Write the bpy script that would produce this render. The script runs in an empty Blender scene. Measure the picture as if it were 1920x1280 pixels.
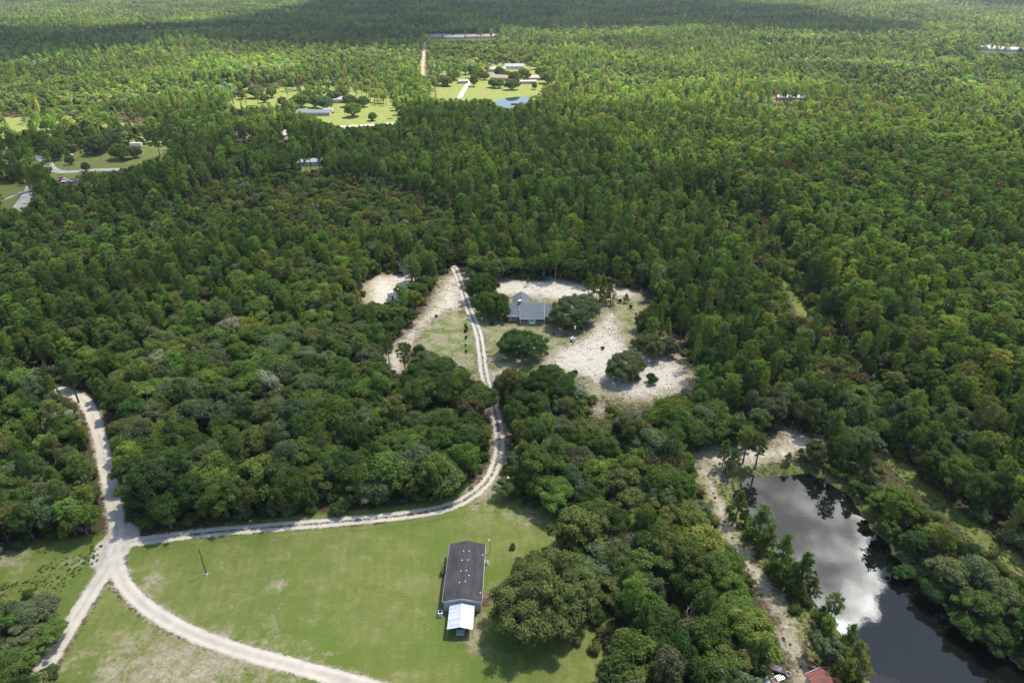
import bpy, math, random
import numpy as np
from mathutils import Vector, Matrix

random.seed(7)
RNG = np.random.default_rng(7)
scene = bpy.context.scene
COL = scene.collection
R = math.radians

# ------------------------------------------------------------------ camera
CAM_H, PITCH, FPX = 114.0, R(28.7), 1280.0
cam_data = bpy.data.cameras.new('camera')
cam_data.sensor_width = 36.0
cam_data.lens = 24.0
cam_data.clip_start = 1.0
cam_data.clip_end = 40000.0
cam = bpy.data.objects.new('camera', cam_data)
cam.location = (0, 0, CAM_H)
cam.rotation_euler = (math.pi / 2 - PITCH, 0, 0)
COL.objects.link(cam)
scene.camera = cam
SP, CP = math.sin(PITCH), math.cos(PITCH)

# ------------------------------------------------------------------ sky and sun
SUN_AZ, SUN_EL = R(52), R(65)
SUN_DIR = Vector((math.cos(SUN_EL) * math.sin(SUN_AZ), math.cos(SUN_EL) * math.cos(SUN_AZ), math.sin(SUN_EL)))
SKY_STRENGTH, SUN_STRENGTH, EXPOSURE = 0.125, 5.0, 1.1
world = bpy.data.worlds.new('World')
scene.world = world
world.use_nodes = True


class NT:
    """small helper to write node trees"""
    def __init__(self, tree):
        self.t = tree
        self.n = tree.nodes
        self.l = tree.links

    def new(self, kind, **kw):
        nd = self.n.new(kind)
        for k, v in kw.items():
            setattr(nd, k, v)
        return nd

    def put(self, sock, v):
        if hasattr(v, 'is_output'):
            self.l.new(v, sock)
        elif v is not None:
            try:
                sock.default_value = v
            except Exception:
                sock.default_value = (*v, 1.0) if len(v) == 3 else v[:3]

    def math(self, op, a, b=None, c=None, clamp=False):
        nd = self.new('ShaderNodeMath', operation=op, use_clamp=clamp)
        for i, v in enumerate((a, b, c)):
            if v is not None:
                self.put(nd.inputs[i], v)
        return nd.outputs[0]

    def vmath(self, op, a, b=None):
        nd = self.new('ShaderNodeVectorMath', operation=op)
        self.put(nd.inputs[0], a)
        if b is not None:
            if op == 'SCALE':
                self.put(nd.inputs['Scale'], b)
            else:
                self.put(nd.inputs[1], b)
        return nd.outputs['Value'] if op in ('DOT_PRODUCT', 'LENGTH', 'DISTANCE') else nd.outputs[0]

    def ramp(self, f, lo, hi, a=0.0, b=1.0, smooth=True):
        nd = self.new('ShaderNodeMapRange')
        nd.interpolation_type = 'SMOOTHSTEP' if smooth else 'LINEAR'
        for i, v in enumerate((f, lo, hi, a, b)):
            self.put(nd.inputs[i], v)
        return nd.outputs[0]

    def mix(self, f, a, b, blend='MIX'):
        nd = self.new('ShaderNodeMix', data_type='RGBA', blend_type=blend)
        nd.clamp_factor = True
        self.put(nd.inputs[0], f)
        self.put(nd.inputs[6], a)
        self.put(nd.inputs[7], b)
        return nd.outputs[2]

    def noise(self, vec, scale, detail=4.0, rough=0.55, dist=0.0, out=0):
        nd = self.new('ShaderNodeTexNoise')
        if vec is not None:
            self.put(nd.inputs['Vector'], vec)
        nd.inputs['Scale'].default_value = scale
        nd.inputs['Detail'].default_value = detail
        nd.inputs['Roughness'].default_value = rough
        nd.inputs['Distortion'].default_value = dist
        return nd.outputs[out]

    def attr(self, name, kind='GEOMETRY'):
        nd = self.new('ShaderNodeAttribute', attribute_name=name, attribute_type=kind)
        return nd


def build_world():
    w = NT(world.node_tree)
    for nd in list(w.n):
        w.n.remove(nd)
    sky = w.new('ShaderNodeTexSky', sky_type='NISHITA', sun_disc=False)
    sky.sun_elevation = SUN_EL
    sky.sun_rotation = SUN_AZ
    sky.air_density, sky.dust_density, sky.ozone_density = 1.0, 0.8, 1.0
    tc = w.new('ShaderNodeTexCoord').outputs['Generated']
    sep = w.new('ShaderNodeSeparateXYZ')
    w.put(sep.inputs[0], tc)
    up = w.math('MAXIMUM', sep.outputs[2], 0.06)
    cmb = w.new('ShaderNodeCombineXYZ')
    px = w.math('DIVIDE', sep.outputs[0], up)
    py = w.math('DIVIDE', sep.outputs[1], up)
    w.put(cmb.inputs[0], px)
    w.put(cmb.inputs[1], py)
    w.put(cmb.inputs[2], CLOUD_SEED)
    plane = cmb.outputs[0]
    big = w.noise(plane, 1.25, 2.0, 0.5)
    fine = w.noise(plane, 5.5, 9.0, 0.62, 0.2)
    f = w.math('ADD', w.math('MULTIPLY', big, 0.5), w.math('MULTIPLY', fine, 0.5))
    # a cumulus stands where the pond mirrors it
    d = w.vmath('SUBTRACT', plane, (POND_CLOUD[0], POND_CLOUD[1], CLOUD_SEED))
    rot = w.new('ShaderNodeVectorRotate')
    rot.rotation_type = 'Z_AXIS'
    w.put(rot.inputs['Vector'], d)
    rot.inputs['Angle'].default_value = POND_CLOUD[4]
    dl = w.vmath('LENGTH', w.vmath('MULTIPLY', rot.outputs[0], (1 / POND_CLOUD[2], 1 / POND_CLOUD[3], 0)))
    bump = w.ramp(dl, 1.45, 0.55, -0.085, 0.20)
    f = w.math('ADD', f, bump)
    cover = w.ramp(f, 0.535, 0.575)
    core = w.ramp(f, 0.55, 0.68)
    dot = w.vmath('DOT_PRODUCT', tc, tuple(SUN_DIR))
    glow = w.math('POWER', w.math('MAXIMUM', dot, 0.0), 10.0)
    edge_l = w.math('ADD', 0.75, w.math('MULTIPLY', glow, 19.0))
    core_l = w.math('ADD', 0.48, w.math('MULTIPLY', glow, 7.5))
    mottled = w.ramp(w.noise(plane, 6.5, 7.0, 0.62, 0.3), 0.36, 0.66, 0.45, 1.6)
    lum = w.math('MULTIPLY', w.math('ADD', w.math('MULTIPLY', edge_l, w.math('SUBTRACT', 1.0, core)), w.math('MULTIPLY', core_l, core)), mottled)
    ccol = w.vmath('SCALE', (1.0, 0.985, 0.96), lum)
    skyc = w.vmath('SCALE', sky.outputs[0], SKY_STRENGTH)
    horizon = w.ramp(sep.outputs[2], 0.04, 0.16)
    out = w.mix(w.math('MULTIPLY', cover, horizon), skyc, ccol)
    bg = w.new('ShaderNodeBackground')
    w.put(bg.inputs[0], out)
    bg.inputs[1].default_value = 1.0
    wo = w.new('ShaderNodeOutputWorld')
    w.l.new(bg.outputs[0], wo.inputs[0])


CLOUD_SEED = 3.1
POND_CLOUD = (0.42, 1.12, 0.275, 0.36, 0.0)   # centre on the cloud deck, half axes, turn
build_world()

sun_data = bpy.data.lights.new('sun', 'SUN')
sun_data.energy = SUN_STRENGTH
sun_data.angle = R(1.2)
sun_data.color = (1.0, 0.955, 0.87)
sun = bpy.data.objects.new('sun', sun_data)
sun.rotation_euler = SUN_DIR.to_track_quat('Z', 'Y').to_euler()
sun.location = SUN_DIR * 4000
COL.objects.link(sun)

vs = scene.view_settings
scene.display_settings.display_device = 'sRGB'
vs.view_transform = 'Standard'
vs.look = 'None'
vs.exposure = EXPOSURE
vs.gamma = 1.0
vs.use_curve_mapping = False
cy = scene.cycles
cy.use_denoising = True
cy.denoiser = 'OPENIMAGEDENOISE'
cy.max_bounces = 6
cy.diffuse_bounces = 3
cy.glossy_bounces = 2
cy.transmission_bounces = 3
cy.transparent_max_bounces = 8
cy.volume_bounces = 0
cy.caustics_reflective = False
cy.caustics_refractive = False
cy.sample_clamp_indirect = 4.0
scene.render.use_persistent_data = False


# ------------------------------------------------------------------ survey helpers
def gp(px, py, z=0.0):
    """the point at height z that the photograph shows at that place"""
    u, v = (px - 960.0) / FPX, (py - 640.0) / FPX
    t = (CAM_H - z) / (SP + v * CP)
    return Vector((u * t, (CP - v * SP) * t, z))


def gpa(pts, z=0.0):
    return np.array([gp(a, b, z)[:2] for a, b in pts])


def to_px(x, y, z):
    """world arrays -> photo coordinates"""
    dz = z - CAM_H
    depth = y * CP - dz * SP
    depth = np.maximum(depth, 1e-3)
    px = 960.0 + FPX * x / depth
    py = 640.0 - FPX * (y * SP + dz * CP) / depth
    return px, py, depth


def in_poly(x, y, poly):
    poly = np.asarray(poly, float)
    inside = np.zeros(np.shape(x), bool)
    j = len(poly) - 1
    for i in range(len(poly)):
        xi, yi = poly[i]
        xj, yj = poly[j]
        if yi != yj:
            c = ((yi > y) != (yj > y)) & (x < (xj - xi) * (y - yi) / (yj - yi) + xi)
            inside ^= c
        j = i
    return inside


def seg_dist(x, y, pts, closed=False):
    """distance to a polyline, and the run along it"""
    pts = np.asarray(pts, float)
    n = len(pts)
    if np.size(x) > 4000:       # big arrays: look only near the line
        lo, hi = pts.min(0) - 16, pts.max(0) + 16
        k = (x > lo[0]) & (x < hi[0]) & (y > lo[1]) & (y < hi[1])
        out = np.full(np.shape(x), 60.0)
        if k.any():
            out[k] = _seg_dist(x[k], y[k], pts, closed)
        return out
    return _seg_dist(x, y, pts, closed)


def _seg_dist(x, y, pts, closed=False):
    n = len(pts)
    best = np.full(np.shape(x), 1e9)
    for i in range(n if closed else n - 1):
        a, b = pts[i], pts[(i + 1) % n]
        dx, dy = b - a
        L2 = dx * dx + dy * dy + 1e-9
        t = np.clip(((x - a[0]) * dx + (y - a[1]) * dy) / L2, 0, 1)
        best = np.minimum(best, np.hypot(x - a[0] - t * dx, y - a[1] - t * dy))
    return best


def sdf(x, y, poly):
    """positive inside"""
    d = seg_dist(x, y, poly, True)
    return np.where(in_poly(x, y, poly), d, -d)


def spline(pts, n=6):
    pts = [np.array(p, float) for p in pts]
    P = [2 * pts[0] - pts[1]] + pts + [2 * pts[-1] - pts[-2]]
    out = []
    for i in range(1, len(P) - 2):
        a, b, c, d = P[i - 1], P[i], P[i + 1], P[i + 2]
        for k in range(n):
            t = k / n
            out.append(.5 * (2 * b + (c - a) * t + (2 * a - 5 * b + 4 * c - d) * t * t + (3 * b - a - 3 * c + d) * t ** 3))
    out.append(pts[-1])
    return np.array(out)


def smooth(a, lo, hi):
    t = np.clip((a - lo) / (hi - lo), 0, 1)
    return t * t * (3 - 2 * t)


# ------------------------------------------------------------------ object helpers
def tag(o, label=None, cat=None, group=None, kind=None):
    if label: o['label'] = label
    if cat: o['category'] = cat
    if group: o['group'] = group
    if kind: o['kind'] = kind
    return o


def empty(name, loc, rz=0.0):
    o = bpy.data.objects.new(name, None)
    o.empty_display_size = 0.5
    o.location = loc
    o.rotation_euler = (0, 0, rz)
    COL.objects.link(o)
    return o


def np_mesh(name, V, quads, mats, attrs=None, mat_index=None, smooth_shade=False):
    """mesh from numpy arrays; quads is (n,4) or a list of index tuples"""
    me = bpy.data.meshes.new(name)
    if isinstance(quads, np.ndarray):
        k = quads.shape[1]
        me.vertices.add(len(V))
        me.vertices.foreach_set('co', np.ascontiguousarray(V, np.float32).ravel())
        me.loops.add(quads.size)
        me.loops.foreach_set('vertex_index', np.ascontiguousarray(quads, np.int32).ravel())
        me.polygons.add(len(quads))
        me.polygons.foreach_set('loop_start', np.arange(0, quads.size, k, dtype=np.int32))
        me.update(calc_edges=True)
    else:
        me.from_pydata([tuple(v) for v in V], [], [tuple(q) for q in quads])
    for m in mats:
        me.materials.append(m)
    if mat_index is not None:
        me.polygons.foreach_set('material_index', np.ascontiguousarray(mat_index, np.int32))
    if smooth_shade:
        me.polygons.foreach_set('use_smooth', np.ones(len(me.polygons), bool))
    for k, a in (attrs or {}).items():
        at = me.attributes.new(k, 'FLOAT', 'POINT')
        at.data.foreach_set('value', np.ascontiguousarray(a, np.float32))
    return me


class MB:
    """collects boxes, bars, prisms; build() links them as one mesh object"""
    def __init__(self):
        self.v, self.f = [], []

    def add(self, vs_, fs):
        b = len(self.v)
        self.v += [tuple(p) for p in vs_]
        self.f += [tuple(b + i for i in q) for q in fs]
        return self

    def box(self, x0, y0, z0, x1, y1, z1):
        return self.add([(x0, y0, z0), (x1, y0, z0), (x1, y1, z0), (x0, y1, z0), (x0, y0, z1), (x1, y0, z1), (x1, y1, z1), (x0, y1, z1)],
                        [(3, 2, 1, 0), (4, 5, 6, 7), (0, 1, 5, 4), (1, 2, 6, 5), (2, 3, 7, 6), (3, 0, 4, 7)])

    def bar(self, a, b, r0, r1=None, n=8):
        a, b = Vector(a), Vector(b)
        r1 = r0 if r1 is None else r1
        d = (b - a).normalized()
        t = d.orthogonal().normalized()
        s = d.cross(t)
        vs_ = []
        for c, r in ((a, r0), (b, r1)):
            for i in range(n):
                q = 2 * math.pi * i / n
                vs_.append(c + t * math.cos(q) * r + s * math.sin(q) * r)
        fs = [(i, (i + 1) % n, n + (i + 1) % n, n + i) for i in range(n)]
        fs += [tuple(reversed(range(n))), tuple(range(n, 2 * n))]
        return self.add(vs_, fs)

    def prism(self, outline, y0, y1):
        """outline in x,z extruded along y"""
        n = len(outline)
        vs_ = [(x, y0, z) for x, z in outline] + [(x, y1, z) for x, z in outline]
        fs = [tuple(range(n)), tuple(reversed(range(n, 2 * n)))]
        fs += [((i + 1) % n, i, n + i, n + (i + 1) % n) for i in range(n)]
        return self.add(vs_, fs)

    def slab(self, p, q, r, s, th):
        """four corners of the upper face and a thickness"""
        p, q, r, s = map(Vector, (p, q, r, s))
        nrm = (q - p).cross(s - p).normalized()
        if nrm.z < 0: nrm = -nrm
        lo = [c - nrm * th for c in (p, q, r, s)]
        return self.add([p, q, r, s] + lo, [(0, 1, 2, 3), (7, 6, 5, 4), (1, 0, 4, 5), (2, 1, 5, 6), (3, 2, 6, 7), (0, 3, 7, 4)])

    def build(self, name, mat, parent=None, bevel=0.0, shade=False):
        me = bpy.data.meshes.new(name)
        me.from_pydata(self.v, [], self.f)
        me.materials.append(mat)
        me.validate()
        import bmesh
        bm = bmesh.new()
        bm.from_mesh(me)
        bmesh.ops.recalc_face_normals(bm, faces=bm.faces)
        if bevel:
            bmesh.ops.bevel(bm, geom=bm.edges[:], offset=bevel, segments=1, affect='EDGES', clamp_overlap=True)
        bm.to_mesh(me)
        bm.free()
        if shade:
            me.polygons.foreach_set('use_smooth', np.ones(len(me.polygons), bool))
        o = bpy.data.objects.new(name, me)
        COL.objects.link(o)
        if parent is not None: o.parent = parent
        return o


# ------------------------------------------------------------------ materials
def material(name):
    m = bpy.data.materials.new(name)
    m.use_nodes = True
    n = NT(m.node_tree)
    for nd in list(n.n):
        n.n.remove(nd)
    out = n.new('ShaderNodeOutputMaterial')
    return m, n, out


def plain(name, col, rough=0.7, var=0.15, scale=1.5, metal=0.0, streak=None, bump=0.0):
    m, n, out = material(name)
    b = n.new('ShaderNodeBsdfPrincipled')
    tc = n.new('ShaderNodeTexCoord').outputs['Object']
    if streak:
        tc = n.vmath('MULTIPLY', tc, streak)
    f = n.noise(tc, scale, 5.0, 0.6)
    dark = tuple(c * (1 - var) for c in col)
    lite = tuple(min(1, c * (1 + var)) for c in col)
    c = n.mix(n.ramp(f, 0.3, 0.7), dark, lite)
    n.put(b.inputs['Base Color'], c)
    b.inputs['Roughness'].default_value = rough
    b.inputs['Metallic'].default_value = metal
    if bump:
        bp = n.new('ShaderNodeBump')
        bp.inputs['Strength'].default_value = bump
        n.put(bp.inputs['Height'], n.noise(tc, scale * 8, 3.0, 0.6))
        n.put(b.inputs['Normal'], bp.outputs[0])
    n.l.new(b.outputs[0], out.inputs[0])
    return m


def leaf_material(name, trans=0.28):
    m, n, out = material(name)
    tint = n.attr('tint', 'INSTANCER').outputs['Color']
    lv = n.attr('lv').outputs['Fac']
    geo = n.new('ShaderNodeNewGeometry')
    col = n.vmath('SCALE', tint, lv)
    d = n.new('ShaderNodeBsdfDiffuse')
    n.put(d.inputs[0], col)
    t = n.new('ShaderNodeBsdfTranslucent')
    n.put(t.inputs[0], n.vmath('MULTIPLY', col, (1.25, 1.15, 0.55)))
    mx = n.new('ShaderNodeMixShader')
    mx.inputs[0].default_value = trans
    n.l.new(d.outputs[0], mx.inputs[1])
    n.l.new(t.outputs[0], mx.inputs[2])
    n.l.new(mx.outputs[0], out.inputs[0])
    return m


def ground_material():
    m, n, out = material('ground_cover')
    pos = n.new('ShaderNodeNewGeometry').outputs['Position']
    p2 = n.vmath('MULTIPLY', pos, (1, 1, 0))
    sand = n.attr('sand').outputs['Fac']
    grass = n.attr('grass').outputs['Fac']
    road = n.attr('road').outputs['Fac']
    rut = n.attr('rut').outputs['Fac']
    lush = n.attr('lush').outputs['Fac']
    n1 = n.noise(p2, 0.045, 5, 0.6)
    n2 = n.noise(p2, 0.22, 6, 0.65, 0.4)
    n3 = n.noise(p2, 1.3, 5, 0.7)
    n4 = n.noise(p2, 0.6, 6, 0.7, 1.2)
    n5 = n.noise(p2, 5.0, 3, 0.7)
    # forest floor: leaf litter with low green cover
    floor = n.mix(n.ramp(n2, 0.35, 0.65), (0.085, 0.058, 0.035), (0.045, 0.055, 0.02))
    floor = n.mix(n.ramp(n3, 0.45, 0.75), floor, (0.13, 0.095, 0.06))
    # grass: worn, dry and lush patches, weeds
    n6 = n.noise(n.vmath('MULTIPLY', p2, (0.35, 1.0, 0)), 0.5, 4, 0.6, 0.6)
    n7 = n.noise(p2, 2.4, 6, 0.75, 0.5)
    g = n.mix(n.ramp(n2, 0.36, 0.64), (0.142, 0.176, 0.040), (0.208, 0.216, 0.064))
    g = n.mix(n.ramp(n1, 0.44, 0.62), g, (0.122, 0.176, 0.030))
    g = n.mix(n.math('MULTIPLY', n.ramp(n6, 0.54, 0.74), 0.42), g, (0.27, 0.245, 0.115))
    g = n.mix(n.math('MULTIPLY', lush, 0.8), g, n.mix(n.ramp(n2, 0.3, 0.7), (0.13, 0.17, 0.035), (0.21, 0.205, 0.065)))
    g = n.mix(n.math('MULTIPLY', n.ramp(n7, 0.46, 0.68), 0.65), g, (0.095, 0.125, 0.030))
    g = n.mix(n.math('MULTIPLY', n.ramp(n5, 0.55, 0.78), 0.5), g, (0.30, 0.28, 0.17))
    sx = n.new('ShaderNodeSeparateXYZ')
    n.put(sx.inputs[0], p2)
    mow = n.math('SINE', n.math('ADD', n.math('ADD', n.math('MULTIPLY', sx.outputs[0], 3.1), n.math('MULTIPLY', sx.outputs[1], 0.35)), n.math('MULTIPLY', n1, 14.0)))
    g = n.mix(n.math('MULTIPLY', n.math('MULTIPLY', n.math('ADD', mow, 1.0), 0.5), n.math('MULTIPLY', n.ramp(n6, 0.3, 0.6), 0.20)), g, (0.09, 0.12, 0.028))
    # sand, with litter, weeds and grey crusts
    s = n.mix(n.ramp(n3, 0.25, 0.75), (0.50, 0.44, 0.345), (0.68, 0.63, 0.54))
    s = n.mix(n.math('MULTIPLY', n.ramp(n2, 0.42, 0.72), 0.65), s, (0.35, 0.28, 0.19))
    s = n.mix(n.math('MULTIPLY', n.ramp(n7, 0.50, 0.74), 0.55), s, (0.22, 0.205, 0.10))
    s = n.mix(n.math('MULTIPLY', n.ramp(n5, 0.56, 0.74), 0.5), s, (0.25, 0.20, 0.13))
    # road sand
    n8 = n.noise(p2, 0.35, 5, 0.55, 0.3)
    wheel = n.attr('wheel').outputs['Fac']
    rs = n.mix(n.ramp(n8, 0.3, 0.7), (0.38, 0.33, 0.255), (0.49, 0.435, 0.35))
    rs = n.mix(n.math('MULTIPLY', n.math('ADD', wheel, n.math('MULTIPLY', n.math('SUBTRACT', n4, 0.5), 0.8), clamp=True), 0.75), rs, (0.60, 0.55, 0.465))
    rs = n.mix(n.math('MULTIPLY', n.ramp(n2, 0.52, 0.68), 0.55), rs, (0.33, 0.305, 0.265))
    rs = n.mix(n.math('MULTIPLY', n.ramp(n5, 0.5, 0.8), 0.35), rs, (0.40, 0.35, 0.27))
    jit = n.math('ADD', n.math('MULTIPLY', n.math('SUBTRACT', n4, 0.5), 1.1), n.math('MULTIPLY', n.math('SUBTRACT', n3, 0.5), 0.8))
    gm = n.ramp(n.math('ADD', grass, jit), 0.42, 0.58)
    sbase = n.math('ADD', n.math('ADD', sand, n.math('MULTIPLY', n.math('SUBTRACT', n2, 0.5), 1.0)), n.math('MULTIPLY', jit, 0.7))
    sm = n.ramp(sbase, 0.34, 0.72)
    rm = n.ramp(n.math('ADD', road, n.math('MULTIPLY', jit, 0.85)), 0.34, 0.62)
    km = n.ramp(n.math('ADD', rut, n.math('MULTIPLY', jit, 1.0)), 0.42, 0.62)
    c = n.mix(gm, floor, g)
    dry = n.mix(n.ramp(n7, 0.3, 0.7), (0.26, 0.215, 0.135), (0.40, 0.34, 0.24))
    tan = n.ramp(sbase, 0.10, 0.42)
    c = n.mix(n.math('MULTIPLY', tan, 0.85), c, dry)
    c = n.mix(sm, c, s)
    c = n.mix(rm, c, rs)
    c = n.mix(km, c, n.mix(n3, (0.16, 0.145, 0.085), (0.10, 0.11, 0.035)))
    b = n.new('ShaderNodeBsdfPrincipled')
    n.put(b.inputs['Base Color'], c)
    b.inputs['Roughness'].default_value = 0.95
    b.inputs['Specular IOR Level'].default_value = 0.12
    bp = n.new('ShaderNodeBump')
    bp.inputs['Strength'].default_value = 0.8
    bp.inputs['Distance'].default_value = 0.25
    soft = n.math('SUBTRACT', 1.0, n.math('MULTIPLY', n.math('MAXIMUM', sm, rm), 0.88))
    n.put(bp.inputs['Height'], n.math('MULTIPLY', n.math('ADD', n7, n.math('MULTIPLY', n5, 0.6)), soft))
    n.put(b.inputs['Normal'], bp.outputs[0])
    n.l.new(b.outputs[0], out.inputs[0])
    return m


def water_material(name, ior, base):
    m, n, out = material(name)
    b = n.new('ShaderNodeBsdfPrincipled')
    b.inputs['Base Color'].default_value = (*base, 1)
    b.inputs['Roughness'].default_value = 0.015
    b.inputs['IOR'].default_value = ior
    pos = n.new('ShaderNodeNewGeometry').outputs['Position']
    bp = n.new('ShaderNodeBump')
    bp.inputs['Strength'].default_value = 0.035
    bp.inputs['Distance'].default_value = 0.05
    n.put(bp.inputs['Height'], n.noise(pos, 1.4, 3, 0.5))
    n.put(b.inputs['Normal'], bp.outputs[0])
    n.l.new(b.outputs[0], out.inputs[0])
    return m


M = {}
M['ground'] = ground_material()
M['leaf'] = leaf_material('broad_leaves', 0.40)
M['needle'] = leaf_material('pine_needles', 0.40)
M['bark'] = plain('bark', (0.13, 0.105, 0.08), 0.9, 0.4, 2.0, streak=(3, 3, 0.6))
M['pine_bark'] = plain('pine_bark', (0.19, 0.135, 0.10), 0.9, 0.35, 2.0, streak=(3, 3, 0.6))
M['dead_wood'] = plain('dead_wood', (0.42, 0.38, 0.33), 0.85, 0.25, 2.0)
M['water'] = water_material('pond_water', 1.43, (0.006, 0.008, 0.006))
M['far_water'] = water_material('far_pond_water', 1.33, (0.022, 0.03, 0.034))
M['far_pale'] = plain('weathered_pale_roof', (0.23, 0.22, 0.21), 0.7, 0.2, 0.4)
M['far_track'] = plain('sandy_track', (0.40, 0.37, 0.31), 0.95, 0.25, 0.3)
M['shingle_dark'] = plain('dark_shingles', (0.050, 0.047, 0.046), 0.9, 0.36, 0.9, streak=(1, 0.25, 1), bump=0.3)
M['shingle_grey'] = plain('grey_shingles', (0.115, 0.135, 0.145), 0.9, 0.2, 1.2, bump=0.3)
M['siding'] = plain('pale_siding', (0.50, 0.53, 0.56), 0.6, 0.06, 1.0)
M['white_paint'] = plain('white_paint', (0.76, 0.76, 0.75), 0.5, 0.07, 2.0)
M['carport_metal'] = plain('white_sheet_metal', (0.54, 0.55, 0.57), 0.42, 0.18, 0.8, streak=(0.4, 3, 1))
M['galv'] = plain('galvanised_metal', (0.52, 0.53, 0.54), 0.35, 0.1, 1.5, metal=0.4)
M['wood_dark'] = plain('weathered_wood', (0.085, 0.06, 0.045), 0.9, 0.35, 3.0, streak=(4, 1, 1))
M['wood_brown'] = plain('brown_deck_wood', (0.20, 0.115, 0.075), 0.85, 0.3, 3.0, streak=(4, 1, 1))
M['pole_wood'] = plain('pole_wood', (0.12, 0.10, 0.085), 0.9, 0.25, 2.0, streak=(3, 3, 0.4))
M['glass'] = plain('window_glass', (0.03, 0.035, 0.04), 0.08, 0.1, 1.0)
M['screen'] = plain('insect_screen', (0.022, 0.025, 0.035), 0.6, 0.2, 1.0)
M['rust_red'] = plain('rusty_red_metal', (0.20, 0.055, 0.045), 0.6, 0.35, 1.2, streak=(0.3, 2, 1))
M['rust'] = plain('rust', (0.20, 0.075, 0.04), 0.85, 0.35, 3.0)
M['blue'] = plain('blue_tarp', (0.05, 0.16, 0.42), 0.5, 0.2, 2.0)
M['tan'] = plain('tan_wall', (0.42, 0.36, 0.28), 0.7, 0.12, 1.0)
M['brown_roof'] = plain('brown_shingles', (0.22, 0.155, 0.125), 0.9, 0.2, 0.7)
M['pink_roof'] = plain('faded_pink_roof', (0.36, 0.25, 0.22), 0.85, 0.2, 0.7)
M['car_red'] = plain('red_car_paint', (0.28, 0.03, 0.03), 0.3, 0.05, 1.0)
M['car_grey'] = plain('grey_car_paint', (0.25, 0.27, 0.30), 0.3, 0.05, 1.0)
M['car_white'] = plain('white_car_paint', (0.75, 0.75, 0.75), 0.3, 0.05, 1.0)
M['car_teal'] = plain('pale_teal_paint', (0.30, 0.42, 0.47), 0.3, 0.06, 1.0)
M['tyre'] = plain('tyre_rubber', (0.02, 0.02, 0.02), 0.8, 0.1, 1.0)
M['concrete'] = plain('pale_concrete', (0.45, 0.44, 0.41), 0.9, 0.12, 1.2)
M['asphalt'] = plain('worn_asphalt', (0.20, 0.195, 0.185), 0.95, 0.15, 0.6)


def brick_material():
    m, n, out = material('brick_wall')
    tc = n.new('ShaderNodeTexCoord').outputs['Object']
    mp = n.new('ShaderNodeMapping')
    mp.inputs['Rotation'].default_value = (math.pi / 2, 0, 0)
    n.put(mp.inputs[0], tc)
    br = n.new('ShaderNodeTexBrick')
    n.put(br.inputs['Vector'], mp.outputs[0])
    br.inputs['Color1'].default_value = (0.22, 0.085, 0.055, 1)
    br.inputs['Color2'].default_value = (0.30, 0.13, 0.09, 1)
    br.inputs['Mortar'].default_value = (0.35, 0.31, 0.27, 1)
    br.inputs['Scale'].default_value = 2.2
    b = n.new('ShaderNodeBsdfPrincipled')
    n.put(b.inputs['Base Color'], br.outputs[0])
    b.inputs['Roughness'].default_value = 0.9
    n.l.new(b.outputs[0], out.inputs[0])
    return m


M['brick'] = brick_material()

# ------------------------------------------------------------------ the land: roads, lawns, sand, pond
MAIN_ROAD = spline(gpa([(96, 728), (130, 736), (158, 752), (176, 785), (190, 830), (201, 885), (213, 945), (219, 990), (213, 1035), (198, 1070), (168, 1115),
                        (135, 1168), (100, 1225), (62, 1285), (20, 1350)]))
CURVE_ROAD = spline(gpa([(216, 1020), (219, 1060), (236, 1098), (275, 1137), (330, 1172), (400, 1203), (480, 1229), (570, 1253), (660, 1277), (760, 1305), (860, 1335)]))
DRIVEWAY = spline(gpa([(222, 1012), (250, 1015), (290, 1011), (360, 1002), (450, 993), (560, 984), (680, 974), (780, 963), (845, 949), (890, 925), (920, 893),
                       (934, 855), (936, 820), (930, 780), (917, 735), (908, 700), (902, 655), (896, 622), (884, 592), (874, 565), (867, 540), (858, 515), (851, 500)]))
POND_TRAIL = spline(gpa([(1305, 850), (1322, 880), (1340, 925), (1362, 985), (1395, 1040), (1425, 1085), (1455, 1135), (1480, 1190), (1500, 1240), (1510, 1290), (1515, 1340)]))
LANE = spline(gpa([(1455, 500), (1478, 535), (1498, 572), (1515, 620), (1530, 690), (1560, 750), (1615, 815), (1660, 850), (1720, 905), (1800, 975), (1870, 1030), (1960, 1100)]))
FAR_ROAD = spline(gpa([(-60, 430), (30, 390), (55, 362), (62, 345), (68, 310), (130, 330), (240, 336), (380, 330), (520, 300), (640, 240), (690, 236), (760, 230)]))
FAR_ROAD_A = spline(gpa([(20, 410), (48, 372), (60, 350), (64, 330)]))
FAR_DRIVE = spline(gpa([(-20, 383), (15, 372), (50, 357)]))
FAR_STREET = spline(gpa([(560, 244), (620, 239), (690, 235), (760, 230)]))
FAR_STREET_B = spline(gpa([(70, 290), (85, 302), (110, 322), (200, 318), (300, 320)]))
FIELD_DRIVE = spline(gpa([(862, 184), (868, 172), (876, 160), (882, 152)]))
CUT = spline(gpa([(792, 142), (793, 120), (795, 95), (797, 68)]))

POND = spline(gpa([(1372, 915), (1400, 893), (1450, 882), (1510, 880), (1560, 900), (1605, 940), (1655, 1000), (1705, 1060), (1770, 1120), (1840, 1180), (1930, 1250), (2000, 1320),
                   (1950, 1420), (1700, 1400), (1650, 1300), (1615, 1240), (1575, 1180), (1530, 1125), (1490, 1070), (1450, 1020), (1415, 985), (1385, 950), (1372, 915)]), 6)[:-1]
POND = POND + np.random.default_rng(12).normal(size=POND.shape) * 0.55
FAR_POND = spline(gpa([(925, 190), (945, 184), (975, 181), (992, 183), (992, 196), (975, 202), (945, 203), (925, 190)]), 4)[:-1]
WATER_Z = -1.3

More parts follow.
